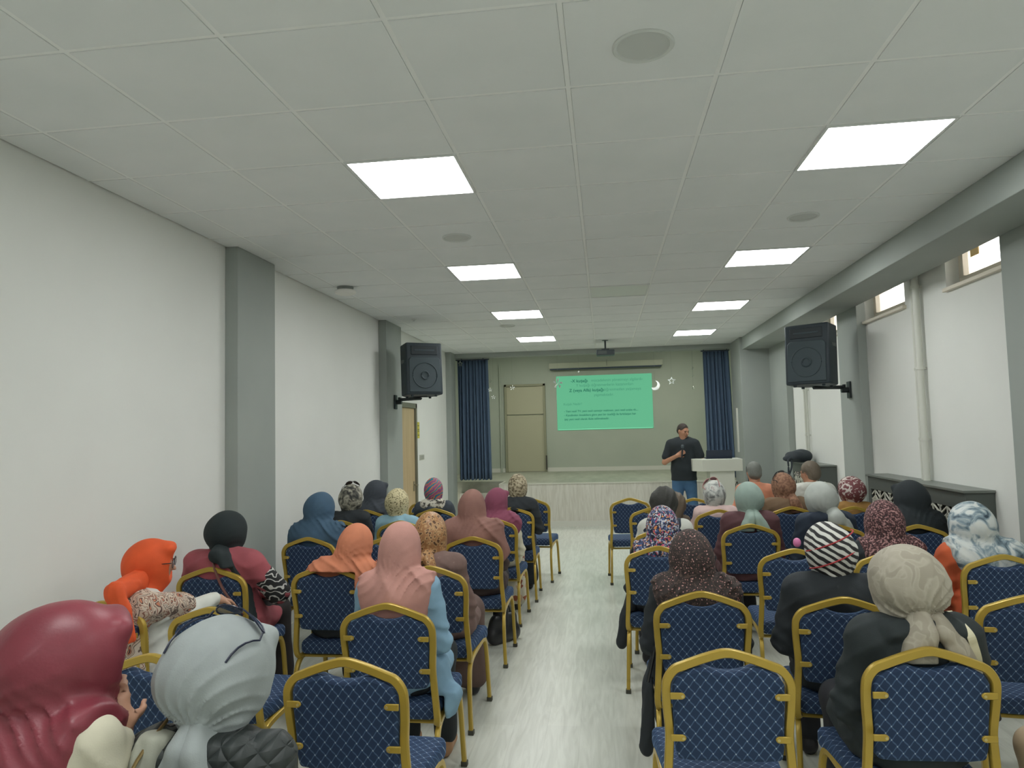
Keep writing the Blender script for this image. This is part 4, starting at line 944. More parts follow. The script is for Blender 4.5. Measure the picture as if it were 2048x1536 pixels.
# cloth materials
def pl(n, c, r=.85, b=.08): return mat(n, c, r, pat=('noise', 9, [(.3, tuple(int(v*.95) for v in c)), (.7, tuple(min(255, int(v*1.04)) for v in c))]), bump=b, bscale=260)
black = pl('cloth_black', (40, 46, 50)); navy = pl('cloth_navy', (44, 54, 70)); denim = pl('denim_pale', (134, 170, 194)); cream_c = pl('cloth_cream', (206, 202, 180)); white_c = pl('cloth_white', (214, 216, 208))
T_black = mat('trousers_black', (38, 40, 46), .8)
CO = {'interp': 'CONSTANT'}
def build_people():
    person('woman in a maroon satin scarf and cream jacket, hand at her cheek, bottom left', 'x', (-1.31, 1.60, 1.315), (cream_c, 'jacket'), (mat('maroon_satin', (126, 50, 62), .42, pat=('noise', 5, [(.3, (116, 44, 56)), (.7, (140, 60, 72))]), bump=.06, bscale=140), 'drape', dict(res=.0065, peak=1, A=.008, nf=9, cape=(.30, .30, .46, -.115, .0), dir=-1, cf=7, cA=.006)), w=.27, rz=.130, yaw=-38, b=1.12, shx=.9, fwd=.0, bottom=(cream_c, 'trousers'), elr=(.36, .24, .80), har=(.30, .36, 1.0), hdr=(-.45, .25, 1), res=.008, roll=8)
    g = pl('scarf_pale_grey', (160, 168, 168), .8)
    e_, J, hc, R, w_, rz_ = person('woman in pale grey knotted scarf, dark glasses on top, black quilted jacket', 'w', (-.985, 1.74, 1.245), (quilt_mat(), 'jacket collar'),
        (g, 'knot', dict(res=.0055, A=.010, nf=9, bun=1.0, kx=.03, peak=1, tails=[([(0, .0, 0), (-.03, -.035, -.09), (-.055, -.04, -.22), (-.08, -.035, -.34)], .018, .050, 1.7), ([(.01, 0, 0), (.035, -.035, -.10), (.055, -.035, -.24), (.075, -.03, -.34)], .018, .042, 1.7)])), w=.262, rz=.126, yaw=-14, pitch=-14, b=1.08, shd=.315, backy=.02, shoe='dark', res=.008)
    wn = MB(); a = J['sh']; wn.tube(crom([a+V(-.08, -.04, .095), a+V(-.10, -.145, .02), a+V(-.105, -.185, -.10), a+V(-.10, -.185, -.26)], 6), .0045, 6); wn.build('bag_chain', mat('chain_brass', (150, 130, 90), .35, .8), e_, smooth=True)
    SS = Sdf(a-V(.28, .24, .40), a+V(.05, .14, .08), .008); SS.cone(a+V(-.085, -.075, .05), a+V(-.15, -.115, -.10), .045, .070, .02, (1, 1.2, 1)); SS.cone(a+V(-.15, -.115, -.10), a+V(-.19, -.10, -.30), .070, .075, .02, (1, 1.2, 1))
    SS.disp(lambda Q: -.005*((1-np.abs(np.sin(Q[:, 0]*85+Q[:, 2]*22)))**1.5*1.6-.6)); SS.mesh('shawl', pl('shawl_cream_grey', (170, 172, 158)), e_)
    glasses_up(e_, hc, R, mat('frame_navy', (26, 34, 56), .3), mat('lens_dark', (60, 80, 110), .1, alpha=.55), w_, rz_, 'glasses', shift=.024, t0=84, lift=.016)
    orange = pl('scarf_orange', (232, 92, 44), .75); pais = mat('paisley_print', (200, 180, 160), .8, pat=('voro', 17, [(0, (70, 52, 52)), (.12, (200, 130, 100)), (.22, (96, 72, 66)), (.30, (206, 188, 168)), (.42, (150, 110, 96)), (.50, (206, 190, 172)), (.62, (110, 92, 84)), (.70, (210, 196, 180))], {'interp': 'CONSTANT', 'warp': .12, 'ws': 9}))
    e_, J, hc, R, w_, rz_ = person('woman in bright orange scarf, paisley shawl and white coat by the wall', 'A', (-2.325, 3.42, 1.195), (white_c, 'coat long'), (orange, 'knot', dict(res=.0075, A=.007, bun=.85, peak=1, kx=-.03)), w=.225, rz=.121, yaw=-62, pitch=-4, tw=-55, px=.02, shx=.9, elr=(.17, .36, .80), har=(.24, .56, .82), b=1.0, bottom=(white_c, 'skirt'), shoe='tan', backy=.0)
    a = J['sh']; PS = Sdf(a-V(.30, .28, .42), a+V(.34, .30, .1), .009); PS.cone(a+V(-.02, -.05, .0), J['sr']+V(.0, -.01, .0), .082, .080, .03); PS.cone(J['sr']+V(0, -.01, 0), J['er']+V(0, 0, .03), .082, .068, .03); PS.cone(J['sr']+V(-.02, -.03, -.05), J['sr']+V(.0, -.04, -.30), .07, .07, .03, (1, 1.2, 1))
    PS.disp(lambda Q: -.004*((1-np.abs(np.sin(Q[:, 0]*60+Q[:, 2]*35)))**1.5*1.6-.6)); PS.mesh('shawl', pais, e_)
    TT = Sdf((-.08, -.20, .68), (.32, .16, 1.14), .0075); TT.cone(hc+V(.0, -.06, -.07), (.12, -.075, .99), .056, .050, .02, (1, 1.3, 1)); TT.cone((.12, -.075, .99), (.16, -.082, .91), .050, .046, .02, (1, 1.9, 1)); TT.cone((.16, -.082, .91), (.205, -.078, .79), .046, .028, .02, (1, 2.0, 1))
    TT.disp(lambda Q: -.004*((1-np.abs(np.sin(Q[:, 0]*90+Q[:, 2]*18)))**1.5*1.6-.6)); TT.mesh('scarf_tail', orange, e_)
    glasses(e_, hc, R, mat('frame_dark', (50, 44, 44), .3), mat('lens_clear', (220, 225, 225), .1, alpha=.2), w_=.2)
    rose = pl('top_dusty_rose', (160, 82, 90)); bk2 = mat('print_black_white', (30, 32, 34), .8, pat=('wave', 9, [(0, (34, 36, 38)), (.82, (34, 36, 38)), (.9, (200, 200, 196))], {'dist': 9, 'ds': 2}))
    e_, J, hc, R, w_, rz_ = person('woman in plain black scarf with one long tail and dusty rose top', 'G', (-2.34, 4.20, 1.25), (rose, 'top long'), (pl('scarf_black_knit', (34, 44, 46)), 'knot', dict(res=.008, A=.004, bun=.95, tails=[([(.03, .0, .0), (.09, -.045, -.05), (.15, -.065, -.16), (.20, -.075, -.33), (.215, -.075, -.46)], .026, .028, 1.8)])), w=.235, rz=.121, yaw=-12, b=1.22, shd=.30, px=.02, elr=(.30, .24, .74), backy=-.0, bottom=(mat('lace_black', (44, 40, 40), .9), 'skirt'))
    q = Sdf(J['sr']-V(.16, .16, .34), J['sr']+V(.2, .18, .12), .009); q.cone(J['sr']*.55+J['er']*.45, J['er'], .074, .072, .02); q.cone(J['er'], J['er']*.5+J['wr']*.5, .072, .055, .02); q.mesh('sleeve', bk2, e_)
    q = MB(); a = J['sh']; q.tube(crom([a+V(-.03, -.05, .06), a+V(.02, -.135, -.02), a+V(.10, -.155, -.16), a+V(.19, -.10, -.30)], 6), .008, 6); q.build('bag_strap', mat('strap_brown', (110, 70, 62), .5), e_, smooth=True)
    person('woman in a steel blue scarf with the same blue shawl over her shoulders', 'J', (-2.22, 5.37, 1.26), (pl('dress_blue', (76, 106, 128)), 'top long'), (pl('scarf_steel_blue', (70, 98, 122)), 'drape', dict(A=.007, cape=(.30, .26, .30, -.02, .0), nf=9, dir=-1, ph=1)), w=.22, yaw=-20, b=1.0)
    smoky = mat('smoky_print', (120, 120, 110), .7, pat=('noise', 14, [(.34, (44, 46, 44)), (.48, (120, 118, 106)), (.60, (176, 172, 156)), (.72, (70, 70, 64))], {'detail': 2, 'dist': 1.2}))
    e_, J, hc, R, w_, rz_ = person('woman in a smoky grey print scarf with sunglasses on top and black jacket', 'M', (-2.33, 6.36, 1.245), (black, 'jacket'), (smoky, 'cap', dict(bun=1.0)), w=.215, rz=.118)
    glasses_up(e_, hc, R, mat('frame_dark', (50, 44, 44), .3), mat('lens_brown', (70, 60, 56), .15), w_, rz_, t0=80, lift=.022)
    person('woman in a charcoal draped scarf by the left wall, second row from the front', 'O', (-2.37, 7.20, 1.225), (pl('cloth_charcoal', (66, 72, 80)), 'top'), (pl('scarf_charcoal', (66, 72, 80)), 'drape', dict(cape=(.24, .24, .20, 0, .02), peak=1, ph=2)), w=.215, yaw=-35)
    sal = pl('scarf_salmon', (206, 130, 98), .85)
    person('woman in a salmon orange shawl draped low with black clothes, head bowed', 'H', (-1.51, 4.20, 1.165), (black, 'top long'), (sal, 'drape', dict(res=.008, A=.010, cape=(.25, .26, .30, -.05, .03), nf=9, dir=-1, ph=.6, bun=.8)), w=.195, rz=.116, yaw=-18, pitch=-18, b=1.04, shd=.28, shx=.6)
    leo = mat('cream_leopard_print', (190, 176, 130), .7, pat=('voro', 58, [(0, (60, 56, 40)), (.30, (112, 102, 66)), (.42, (206, 196, 156))], {'warp': .05}))
    person('woman in a cream and olive leopard print scarf and pale blue blouse', 'L', (-1.88, 6.31, 1.205), (pl('blouse_sky', (146, 184, 200)), 'top'), (leo, 'cap', dict(bun=.95)), w=.215, rz=.118)
    pink = pl('scarf_dusty_pink', (194, 144, 134), .8)
    person('woman in a dusty pink knotted scarf falling over a pale blue denim shirt', 'F', (-1.00, 3.40, 1.275), (denim, 'top long jacket'), (pink, 'drape', dict(res=.007, A=.009, cape=(.185, .26, .30, 0, .03), nf=10, bun=.75, ph=.3, cf=14)), w=.205, rz=.131, yaw=-4, b=1.0, shd=.300, drop=(1, .43, None), bottom=(black, 'trousers'), shoe='tan')
    tleo = mat('tan_leopard_print', (168, 122, 82), .45, pat=('voro', 44, [(0, (84, 56, 38)), (.30, (104, 70, 44)), (.40, (196, 158, 112)), (.62, (158, 112, 72))], {'warp': .04}))
    person('woman in a shiny tan leopard scarf knotted at the neck and brown coat', 'I', (-1.07, 4.29, 1.22), (mat('coat_mauve_brown', (122, 100, 94), .8, pat=('voro', 30, [(0, (200, 190, 180)), (.07, (122, 98, 92)), (1, (112, 90, 84))]), bump=.1), 'coat long'), (tleo, 'knot', dict(res=.008, A=.007, tails=[([(.0, .0, 0), (.03, -.045, -.07), (.055, -.065, -.22)], .016, .030, 1.5), ([(-.01, 0, 0), (-.05, -.04, -.06), (-.06, -.045, -.11)], .014, .016, 1.5)])), w=.205, rz=.126, b=1.04, roll=-6, bottom=(mat('skirt_brown', (104, 84, 78), .8), 'skirt'))
    rain = mat('rainbow_stripes', (200, 80, 90), .6, pat=('wave', 5.5, [(0, (30, 120, 140)), (.18, (190, 70, 90)), (.36, (214, 150, 70)), (.5, (60, 110, 90)), (.62, (200, 80, 100)), (.8, (40, 110, 150)), (.92, (150, 60, 110))], {'interp': 'CONSTANT', 'dist': 3, 'ds': 3, 'rot': (0, .7, 0)}))
    e_, J, hc, R, w_, rz_ = person('woman in a rainbow striped scarf with white fringe and dark jacket', 'Q', (-1.77, 7.25, 1.235), (pl('jacket_slate', (62, 70, 78)), 'jacket'), (rain, 'cap', dict(A=.007)), w=.20, rz=.116)
    a = J['sh']; q = Sdf(a-V(.16, .16, .12), a+V(.16, .14, .1), .009); q.cone(a+V(-.08, -.03, .02), a+V(.08, -.03, .02), .062, .062, .02); q.disp(lambda Q: .006*wob(Q, 90)); q.mesh('fringed_shawl', mat('fringe_print', (190, 184, 170), .9, pat=('noise', 40, [(.4, (70, 66, 60)), (.5, (206, 202, 188))])), e_)
    mau = pl('scarf_mauve_brown', (148, 108, 98), .85)
    person('woman in a long mauve brown drape covering her shoulders, left block aisle', 'K', (-1.01, 5.36, 1.265), (pl('dress_mauve_dark', (70, 56, 54)), 'top long'), (mau, 'drape', dict(res=.008, A=.008, cape=(.34, .30, .34, -.01, .0), nf=8, dir=1, ph=1.5, bun=.85)), w=.205, rz=.131, yaw=-16, roll=-4, b=1.06)
    plum = pl('scarf_plum', (134, 70, 92), .85)
    person('woman in a plum scarf over a cream blouse and skirt', 'N', (-.985, 6.42, 1.19), (cream_c, 'top long'), (plum, 'drape', dict(A=.008, cape=(.21, .24, .20, .03, .0), nf=8, dir=1, ph=.8, peak=1, bun=.85)), w=.20, rz=.121, yaw=-25, bottom=(mat('skirt_cream_floral', (196, 176, 156), .8, pat=('cell', 26, [(0, (206, 200, 182)), (.7, (150, 84, 60)), (.85, (200, 170, 140))], CO)), 'skirt'))
    tau = mat('taupe_speckle', (150, 138, 110), .8, pat=('noise', 46, [(.38, (96, 86, 66)), (.5, (160, 148, 122)), (.6, (186, 176, 150))]))
    person('woman in a speckled taupe scarf and long black coat, front of the left aisle seats', 'R', (-.895, 7.27, 1.26), (black, 'coat long'), (tau, 'cap', dict(A=.008)), w=.205, rz=.118, b=1.08, bottom=(black, 'skirt'))
    # ---- right block
    hb = mat('hair_dark', (48, 48, 44), .6, bump=.3, bscale=90)
    e_, J, hc, R, w_, rz_ = person('person with long dark hair in a navy vest over white sleeves', 'i', (.455, 5.80, 1.22), (white_c, 'top long'), None, (hb, 'long'), w=.225, yaw=-12, b=1.03)
    q = Sdf(J['hip']-V(.22, .22, .1), J['sh']+V(.22, .24, .06), .010)
    J2 = dict(J); trunk(q, J2, 1.03, .008, False); q.subbox((-.185, -.3, .1), (.185, .028, .90)); q.subbox((-.6, -.3, 0), (.6, .505, .484)); q.mesh('vest', navy, e_)
    person('person with long brown hair and brown jacket leaning forward right of the dark hair', 'e', (.66, 7.08, 1.06), (pl('jacket_brown', (92, 80, 68)), 'jacket puff'), None, (mat('hair_brown', (96, 84, 70), .6, bump=.3, bscale=90), 'long'), w=.21, shd=.26, pitch=-30, shx=.7)
    bf = mat('blue_floral_print', (80, 90, 120), .8, pat=('cell', 95, [(0, (38, 44, 66)), (.34, (178, 184, 198)), (.5, (52, 62, 96)), (.66, (206, 208, 214)), (.76, (80, 100, 150)), (.86, (206, 96, 120)), (.93, (224, 150, 90))], {'interp': 'CONSTANT', 'warp': .03, 'ws': 30}))
    person('woman in a busy blue, white and pink floral scarf and black clothes', 'm', (.365, 4.91, 1.175), (black, 'top long'), (bf, 'drape', dict(res=.008, A=.006, cape=(.19, .24, .18, 0, .02), nf=9, ph=2)), w=.215, rz=.121, b=1.0, pitch=-16, drop=(-1, .22, None))
    df = mat('dark_floral_print', (60, 50, 46), .8, pat=('voro', 66, [(0, (212, 202, 190)), (.21, (176, 120, 116)), (.28, (56, 46, 44)), (.66, (50, 42, 40)), (.76, (98, 78, 72)), (1, (54, 44, 42))], {'warp': .02, 'ws': 20}))
    e_, J, hc, R, w_, rz_ = person('woman in a dark brown floral scarf over black coat with a glossy bag strap', 'r', (.405, 3.66, 1.19), (black, 'coat long'), (df, 'drape', dict(res=.0075, A=.008, cape=(.215, .25, .20, .01, .02), nf=9, ph=1.1, dir=1)), w=.22, rz=.126, b=1.08, pitch=-16, drop=(-1, .10, None), bottom=(black, 'skirt'))
    q = MB(); a = J['sl']; q.tube(crom([tuple(a+V(.03, .03, .08))]+[on_back(J['TS'], a[0]+dx_, a[2]+dz_, .010) for dx_, dz_ in ((.02, .04), (.005, -.02), (-.012, -.10), (-.03, -.18))]+[tuple(a+V(-.085, -.05, -.40))], 6), .009, 8); q.build('bag_strap', mat('strap_black_gloss', (40, 42, 44), .25), e_, smooth=True)
    sf = mat('silver_floral_print', (180, 182, 178), .6, pat=('noise', 12, [(.32, (104, 106, 106)), (.46, (176, 180, 176)), (.6, (206, 208, 202)), (.74, (150, 130, 128))], {'dist': 1.5}))
    e_, J, hc, R, w_, rz_ = person('woman in silver floral scarf, pink sunglasses on top, pale pink cardigan', 'f', (1.01, 6.96, 1.185), (mat('cardigan_pink', (204, 176, 174), .8, pat=('noise', 5, [(.30, (206, 110, 140)), (.40, (208, 182, 178))])), 'top'), (sf, 'cap', dict(A=.007)), w=.215, rz=.121, b=1.04)
    glasses_up(e_, hc, R, mat('frame_rose', (190, 120, 120), .3), mat('lens_rose', (150, 110, 112), .15), w_, rz_, t0=76, lift=.022, shift=-.03)
    sage = pl('scarf_sage', (150, 170, 160), .8)
    person('woman in a sage green scarf tied at the nape with two wide tails, maroon jacket', 'j', (1.13, 5.95, 1.245), (pl('jacket_maroon', (94, 62, 66)), 'jacket long'), (sage, 'knot', dict(res=.008, A=.006, bun=1.0, tails=[([(-.015, .0, 0), (-.05, -.045, -.09), (-.09, -.06, -.23)], .02, .055, 1.9), ([(.015, 0, 0), (.05, -.045, -.09), (.095, -.06, -.23)], .02, .055, 1.9)])), w=.225, rz=.126, b=1.1)
    grey_h = mat('hair_grey', (120, 124, 118), .7, bump=.4, bscale=160)
    person('man with short grey hair in a salmon pink shirt in the front row', 'c', (1.61, 8.10, 1.30), (pl('shirt_salmon', (216, 146, 116)), 'top'), None, (grey_h, 'short'), w=.20, skin=skin2, pitch=-12, shd=.30, b=1.02)
    br = mat('brown_paisley', (140, 104, 84), .8, pat=('noise', 44, [(.4, (120, 86, 68)), (.6, (158, 120, 96))]))
    e_, J, hc, R, w_, rz_ = person('woman in a tied brown scarf, glasses on top, brown coat', 'g', (1.67, 7.10, 1.24), (pl('coat_brown', (116, 94, 72)), 'coat'), (br, 'knot', dict(A=.007, kx=.02, tails=[([(.01, .0, 0), (.03, -.045, -.08), (.05, -.06, -.22)], .026, .055, 1.7)])), w=.215, rz=.121, yaw=18, b=1.08)
    glasses_up(e_, hc, R, mat('frame_black', (30, 30, 32), .3), mat('lens_dark', (60, 80, 110), .1, alpha=.55), w_, rz_, 'glasses', t0=84, lift=.008, shift=-.03)
    e_, J, hc, R, w_, rz_ = person('man with cropped hair, black glasses and white shirt in the front row', 'd', (2.14, 7.90, 1.30), (white_c, 'top collar'), None, (mat('hair_brown_grey', (112, 102, 88), .7, bump=.4, bscale=160), 'short'), w=.215, skin=skin2, yaw=38, shd=.29, b=1.1)
    glasses(e_, hc+R@V(0, .012, 0), R, mat('frame_black', (30, 30, 32), .3), mat('lens_clear', (220, 225, 225), .1, alpha=.2), w_=.2)
    q = MB(); a = J['sh']; q.tube(crom([a+V(-.08, .06, .02), a+V(-.10, -.03, .045), a+V(0, -.095, .05), a+V(.10, -.03, .045), a+V(.08, .06, .02)], 6), .007, 6); q.build('neck_strap', mat('strap_black_gloss', (40, 42, 44), .25), e_, smooth=True)
    lg = pl('scarf_light_grey', (178, 184, 178), .8)
    person('woman in light grey scarf falling over the shoulder of a navy coat', 'k', (1.655, 5.86, 1.245), (navy, 'coat collar long'), (lg, 'cap', dict(res=.008, A=.006, bun=1.0, tails=[([(.05, .0, .02), (.10, -.035, -.07), (.15, -.04, -.20)], .04, .055, 1.8)])), w=.245, rz=.126, b=1.08)
    bw = mat('burgundy_leaf_print', (120, 70, 74), .7, pat=('noise', 17, [(0, (116, 64, 68)), (.52, (122, 72, 76)), (.56, (206, 196, 190))], {'dist': 2, 'interp': 'CONSTANT'}))
    person('woman in a burgundy scarf with white leafy print and mustard top', 'h', (2.28, 7.08, 1.195), (pl('top_mustard', (160, 122, 66)), 'top'), (bw, 'cap', dict(A=.006, bun=1.0)), w=.24, rz=.121)
    st = mat('stripe_print', (200, 200, 196), .75, pat=('wave', 11, [(0, (38, 38, 40)), (.45, (38, 38, 40)), (.52, (206, 206, 200)), (1, (214, 214, 208))], {'dist': 2.0, 'ds': 1.5, 'rot': (0, -.55, .3)}))
    e_, J, hc, R, w_, rz_ = person('woman in a black and white striped scarf with red edging and black coat', 's', (1.03, 3.56, 1.235), (black, 'coat long'), (st, 'cap', dict(res=.007, A=.008, bun=1.0, nf=7)), w=.225, rz=.124, yaw=12, roll=-6, b=1.12)
    for zz, yy in ((.035, 0), (-.045, 0)):
        q = MB(); q.tube([tuple(hc+R@V(w_*.50*math.cos(a), w_*.585*math.sin(a)-.012, zz+.035*math.cos(a))) for a in np.linspace(PI*1.02, PI*1.98, 18)], .0035, 5); q.build('red_edging', mat('edging_red', (170, 50, 56), .7), e_, smooth=True)
    q = Sdf(hc+R@V(-.19, .02, -.03)-.04, hc+R@V(-.19, .02, -.03)+.12, .006); q.ell(hc+R@V(-.13, .03, .04), (.019, .019, .024)); q.mesh('hair_clip', mat('clip_pink', (226, 130, 180), .4), e_)
    bs = mat('burgundy_speckle', (110, 76, 76), .85, pat=('noise', 95, [(.40, (52, 36, 38)), (.52, (92, 58, 60)), (.66, (176, 136, 134))], {'detail': 1}))
    person('woman in a long burgundy scarf with pale speckles and black coat', 'o', (1.70, 4.72, 1.215), (black, 'coat'), (bs, 'drape', dict(res=.008, A=.006, cape=(.20, .24, .26, .03, .02), nf=9, ph=2.4, dir=1)), w=.225, rz=.126, roll=4)
    person('woman in a plain black drape over head and shoulders, beside the radiator', 'l', (2.30, 5.82, 1.25), (black, 'top long'), (pl('scarf_plain_black', (36, 44, 48)), 'drape', dict(res=.008, A=.006, cape=(.30, .26, .34, 0, .0), nf=8, ph=.2, peak=1)), w=.235, rz=.131, yaw=20, b=1.02)
    bwf = mat('white_blue_floral', (190, 200, 204), .6, pat=('noise', 11, [(.30, (48, 66, 80)), (.42, (130, 150, 160)), (.54, (206, 212, 210)), (.72, (214, 216, 210)), (.8, (70, 80, 84))], {'detail': 5, 'dist': 1.4}))
    rust = pl('top_rust', (202, 96, 58))
    person('woman in a white scarf with blue black floral print over a rust orange top', 'q', (2.16, 4.62, 1.21), (rust, 'top long'), (bwf, 'drape', dict(res=.0075, A=.007, cape=(.24, .24, .20, .05, .02), nf=8, ph=1.9, dir=-1, bun=1.0)), w=.25, rz=.126, b=1.15, yaw=-10, )
    bg_ = mat('scarf_beige', (176, 170, 154), .7, pat=('noise', 16, [(.42, (160, 153, 137)), (.5, (178, 172, 156)), (.6, (170, 163, 147))], {'dist': 1.0, 'detail': 1}), bump=.06, bscale=200)
    e_, J, hc, R, w_, rz_ = person('woman in a beige knotted scarf with two tails, black coat with cream strap', 'v', (1.085, 2.83, 1.245), (mat('coat_black', (38, 46, 48), .8, bump=.08, bscale=240), 'coat collar long'), (bg_, 'knot', dict(res=.006, A=.011, nf=11, bun=1.0, kx=.01, tails=[([(-.015, .0, 0), (-.045, -.045, -.09), (-.075, -.065, -.26)], .024, .056, 1.7), ([(.04, .005, 0), (.075, -.04, -.08), (.12, -.055, -.20)], .018, .046, 1.7)])), w=.262, rz=.128, b=1.15, yaw=4, roll=6, res=.008, shd=.31)
    q = MB(); a = J['sr']; P = crom([tuple(a+V(-.03, .03, .085))]+[on_back(J['TS'], a[0]+dx_, a[2]+dz_, .010) for dx_, dz_ in ((-.025, .045), (-.012, .0), (.002, -.06), (.012, -.13), (.008, -.22))], 6); q.tube(P, 1, sect=[(-.014, -.003), (.014, -.003), (.014, .003), (-.014, .003)], upv=(0, 1, 0)); q.build('bag_strap', mat('strap_cream', (214, 208, 176), .5), e_)
    person('person in beige trousers at the bottom right corner, only the knee showing', 'y', (1.70, 2.50, 1.24), (cream_c, 'top'), (pl('scarf_sand', (180, 160, 130)), 'cap'), w=.22, bottom=(mat('trousers_beige', (190, 168, 138), .55), 'trousers'), px=.0)
build_people()

# ------------------------------------------------------------------ the standing speaker
def speaker_man():
    e_ = empty('person', (1.20, 11.32, 0), PI-.06); tag(e_, 'standing man in black polo shirt and blue jeans holding a microphone by the lectern', 'person')
    R = rotm(math.radians(42), math.radians(-14), 0); hc = V(-.01, .03, 1.625)
    sl, sr = V(-.185, 0, 1.44), V(.185, 0, 1.44); el, er = V(-.275, .01, 1.16), V(.285, .03, 1.15); wl, wr = V(-.30, .20, 1.17), V(.10, .23, 1.255)
    S = Sdf((-.45, -.25, .02), (.45, .42, 1.78), .0075)
    head_prims(S, hc, R, 1.0); S.cone(hc+V(0, -.02, -.06), V(0, -.01, 1.45), .055, .060, .03)
    S.cone((-.12, 0, 1.40), (.12, 0, 1.40), .085, .085, .05, (1, 1.1, 1)); S.cone((0, 0, 1.38), (0, 0, 1.0), .13, .125, .06, (.95, 1.1, 1)); S.cone((-.06, 0, .95), (.06, 0, .95), .11, .11, .05)
    for s, sh, e, w_ in ((-1, sl, el, wl), (1, sr, er, wr)):
        S.cone(sh, e, .050, .040, .03); S.cone(e, w_, .041, .027, .02); S.cone((s*.09, 0, .90), (s*.115, .01, .50), .085, .055, .03); S.cone((s*.115, .01, .50), (s*.13, -.02, .09), .052, .036, .02)
    hand(S, wr, V(-.55, .15, .35), V(-.3, -.8, .1), -1, 1.0, .009); hand(S, wl, V(-.1, .8, -.12), V(0, 0, -1), 1, .3, .009)
    S.mesh('body', skin2, e_, sm=1)
    T = Sdf((-.42, -.24, .78), (.42, .26, 1.56), .008)
    T.cone((-.10, 0, 1.41), (.10, 0, 1.41), .108, .108, .04, (1, 1.1, 1)); T.cone((0, .0, 1.38), (0, .015, 1.05), .165, .165, .06, (.9, 1.12, 1)); T.cone((-.055, .01, 1.05), (-.06, .01, .86), .13, .135, .05); T.cone((.055, .01, 1.05), (.06, .01, .86), .13, .135, .05)
    for sh, e in ((sl, el), (sr, er)): T.cone(sh+V(0, 0, -.01), sh*.30+e*.70, .072, .070, .04)
    for a, b in (((-.06, -.03, 1.505), (-.035, .075, 1.475)), ((.06, -.03, 1.505), (.035, .075, 1.475)), ((-.06, -.03, 1.505), (.06, -.03, 1.505))): T.cone(a, b, .018, .016, .012)
    T.disp(lambda P: .0035*wob(P, 24)+.0015*wob(P, 60, 1)); T.subbox((-1, -1, 0), (1, 1, .868)); T.subell(V(0, .06, 1.545), (.045, .06, .06), .008)
    T.mesh('polo_shirt', pl('polo_black', (38, 46, 50)), e_)
    q = MB(); q.tube([(0, .098, 1.47), (0, .135, 1.40)], .006, 6); q.build('placket', mat('placket_black', (28, 34, 38), .7), e_)
    B = Sdf((-.3, -.22, .04), (.3, .22, .98), .0085); B.cone((-.055, 0, .92), (.055, 0, .92), .122, .122, .03)
    for s in (-1, 1): B.cone((s*.085, 0, .88), (s*.115, .01, .50), .102, .074, .03); B.cone((s*.115, .01, .50), (s*.13, -.02, .08), .072, .062, .03)
    B.disp(lambda P: .004*wob(P, 26)+.002*np.sin(P[:, 2]*60)*np.exp(-((P[:, 2]-.5)/.1)**2)); B.subbox((-1, -1, .935), (1, 1, 1.2)); B.mesh('jeans', pl('denim_blue', (70, 106, 142)), e_)
    for s in (-1, 1):
        a = V(s*.13, -.02, .086); F = Sdf(a+V(-.08, -.12, -.1), a+V(.08, .24, .05), .009); F.cone(a+V(0, -.04, -.04), a+V(s*.02, .15, -.05), .046, .040, .02); F.cone(a+V(0, -.02, -.03), a, .045, .046, .02); F.subbox(a+V(-.2, -.3, -.2), a+V(.2, .4, -.084)); F.mesh('shoe', SHOE['dark'], e_)
    P = lambda x, y, z: hc+R@V(x, y, z)
    Hh = Sdf(hc-.18, hc+.18, .006); Hh.ell(P(0, -.014, .024), (.0775, .095, .096), 0, R); Hh.ell(P(0, -.052, -.012), (.062, .052, .045), .02, R)
    Hh.subell(P(0, .115, -.03), (.13, .105, .105), .008, R); Hh.subell(P(-.09, .02, -.045), (.04, .075, .068), .01, R); Hh.subell(P(.09, .02, -.045), (.04, .075, .068), .01, R); Hh.disp(lambda Q: .0015*wob(Q, 160)); Hh.mesh('hair', mat('hair_brown_black', (58, 50, 44), .7, bump=.3, bscale=200), e_)
    for s in (-1, 1):
        q = MB(); q.lathe([(0, -.007), (.006, -.005), (.0085, 0), (.006, .005), (0, .007)], n=12); o = q.build('eye', mat('eye_dark', (50, 40, 36), .2), e_, smooth=True); o.location = P(s*.030, .084, .004)
        q = MB(); q.tube([tuple(P(s*.016, .091, .020)), tuple(P(s*.032, .089, .025)), tuple(P(s*.047, .078, .020))], .0035, 5); q.build('eyebrow', mat('brow_dark', (62, 50, 42), .8), e_, smooth=True)
    q = MB(); q.tube([tuple(P(-.022, .084, -.057)), tuple(P(0, .0905, -.055)), tuple(P(.022, .084, -.057))], .0042, 6); q.build('mouth', mat('lip', (160, 96, 84), .5), e_, smooth=True)
    # microphone he holds
    Mx = e_.matrix_basis.copy() if False else Matrix.Translation((1.20, 11.32, 0)) @ Matrix.Rotation(PI-.06, 4, 'Z')
    g = wr+V(-.075, .035, .052); base = Mx @ Vector(tuple(g)); d = (Mx.to_3x3() @ Vector((-.10, -.12, 1))).normalized()
    m = empty('microphone', base); tag(m, 'dark handheld microphone in the standing man\'s hand', 'microphone')
    q = MB(); q.tube([tuple(d*-.10), tuple(d*.065)], [.011, .015], 12); q.build('handle', mat('mic_black', (36, 40, 46), .4), m, smooth=True)
    q = MB(); q.tube([tuple(d*.062), tuple(d*.075), tuple(d*.095), tuple(d*.112), tuple(d*.118)], [.014, .022, .025, .018, .006], 14); q.build('grille', mat('mic_grille', (88, 98, 104), .4, .6), m, smooth=True)
speaker_man()

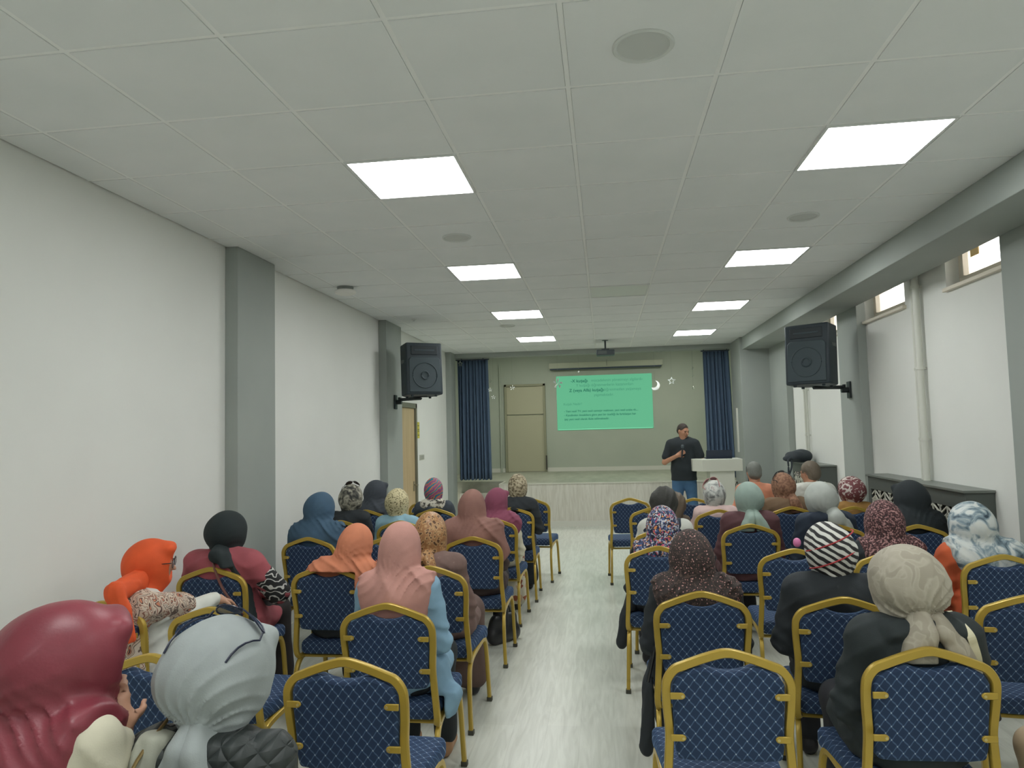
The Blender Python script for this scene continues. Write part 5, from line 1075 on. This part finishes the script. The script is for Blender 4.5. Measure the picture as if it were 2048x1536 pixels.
# black handbag on the floor beside the aisle
e_ = empty('handbag', (-.86, 5.80, 0), .9); tag(e_, 'black handbag on the floor at the aisle, beside the plum scarf chair', 'bag')
S = Sdf((-.2, -.12, -.01), (.2, .12, .34), .009); S.cone((-.10, 0, .07), (.10, 0, .07), .075, .075, .0, (1, 1.3, 1)); S.cone((-.09, 0, .18), (.09, 0, .18), .055, .055, .06, (1, 1.4, 1)); S.disp(lambda P: .005*wob(P, 40)); S.subbox((-1, -1, -.2), (1, 1, 0)); S.mesh('body', mat('bag_leather_black', (40, 42, 46), .35), e_)
q = MB(); q.tube(crom([(-.08, 0, .21), (-.05, .0, .29), (.05, 0, .29), (.08, 0, .21)], 6), .007, 8); q.build('handle', mat('bag_leather_black'), e_, smooth=True)
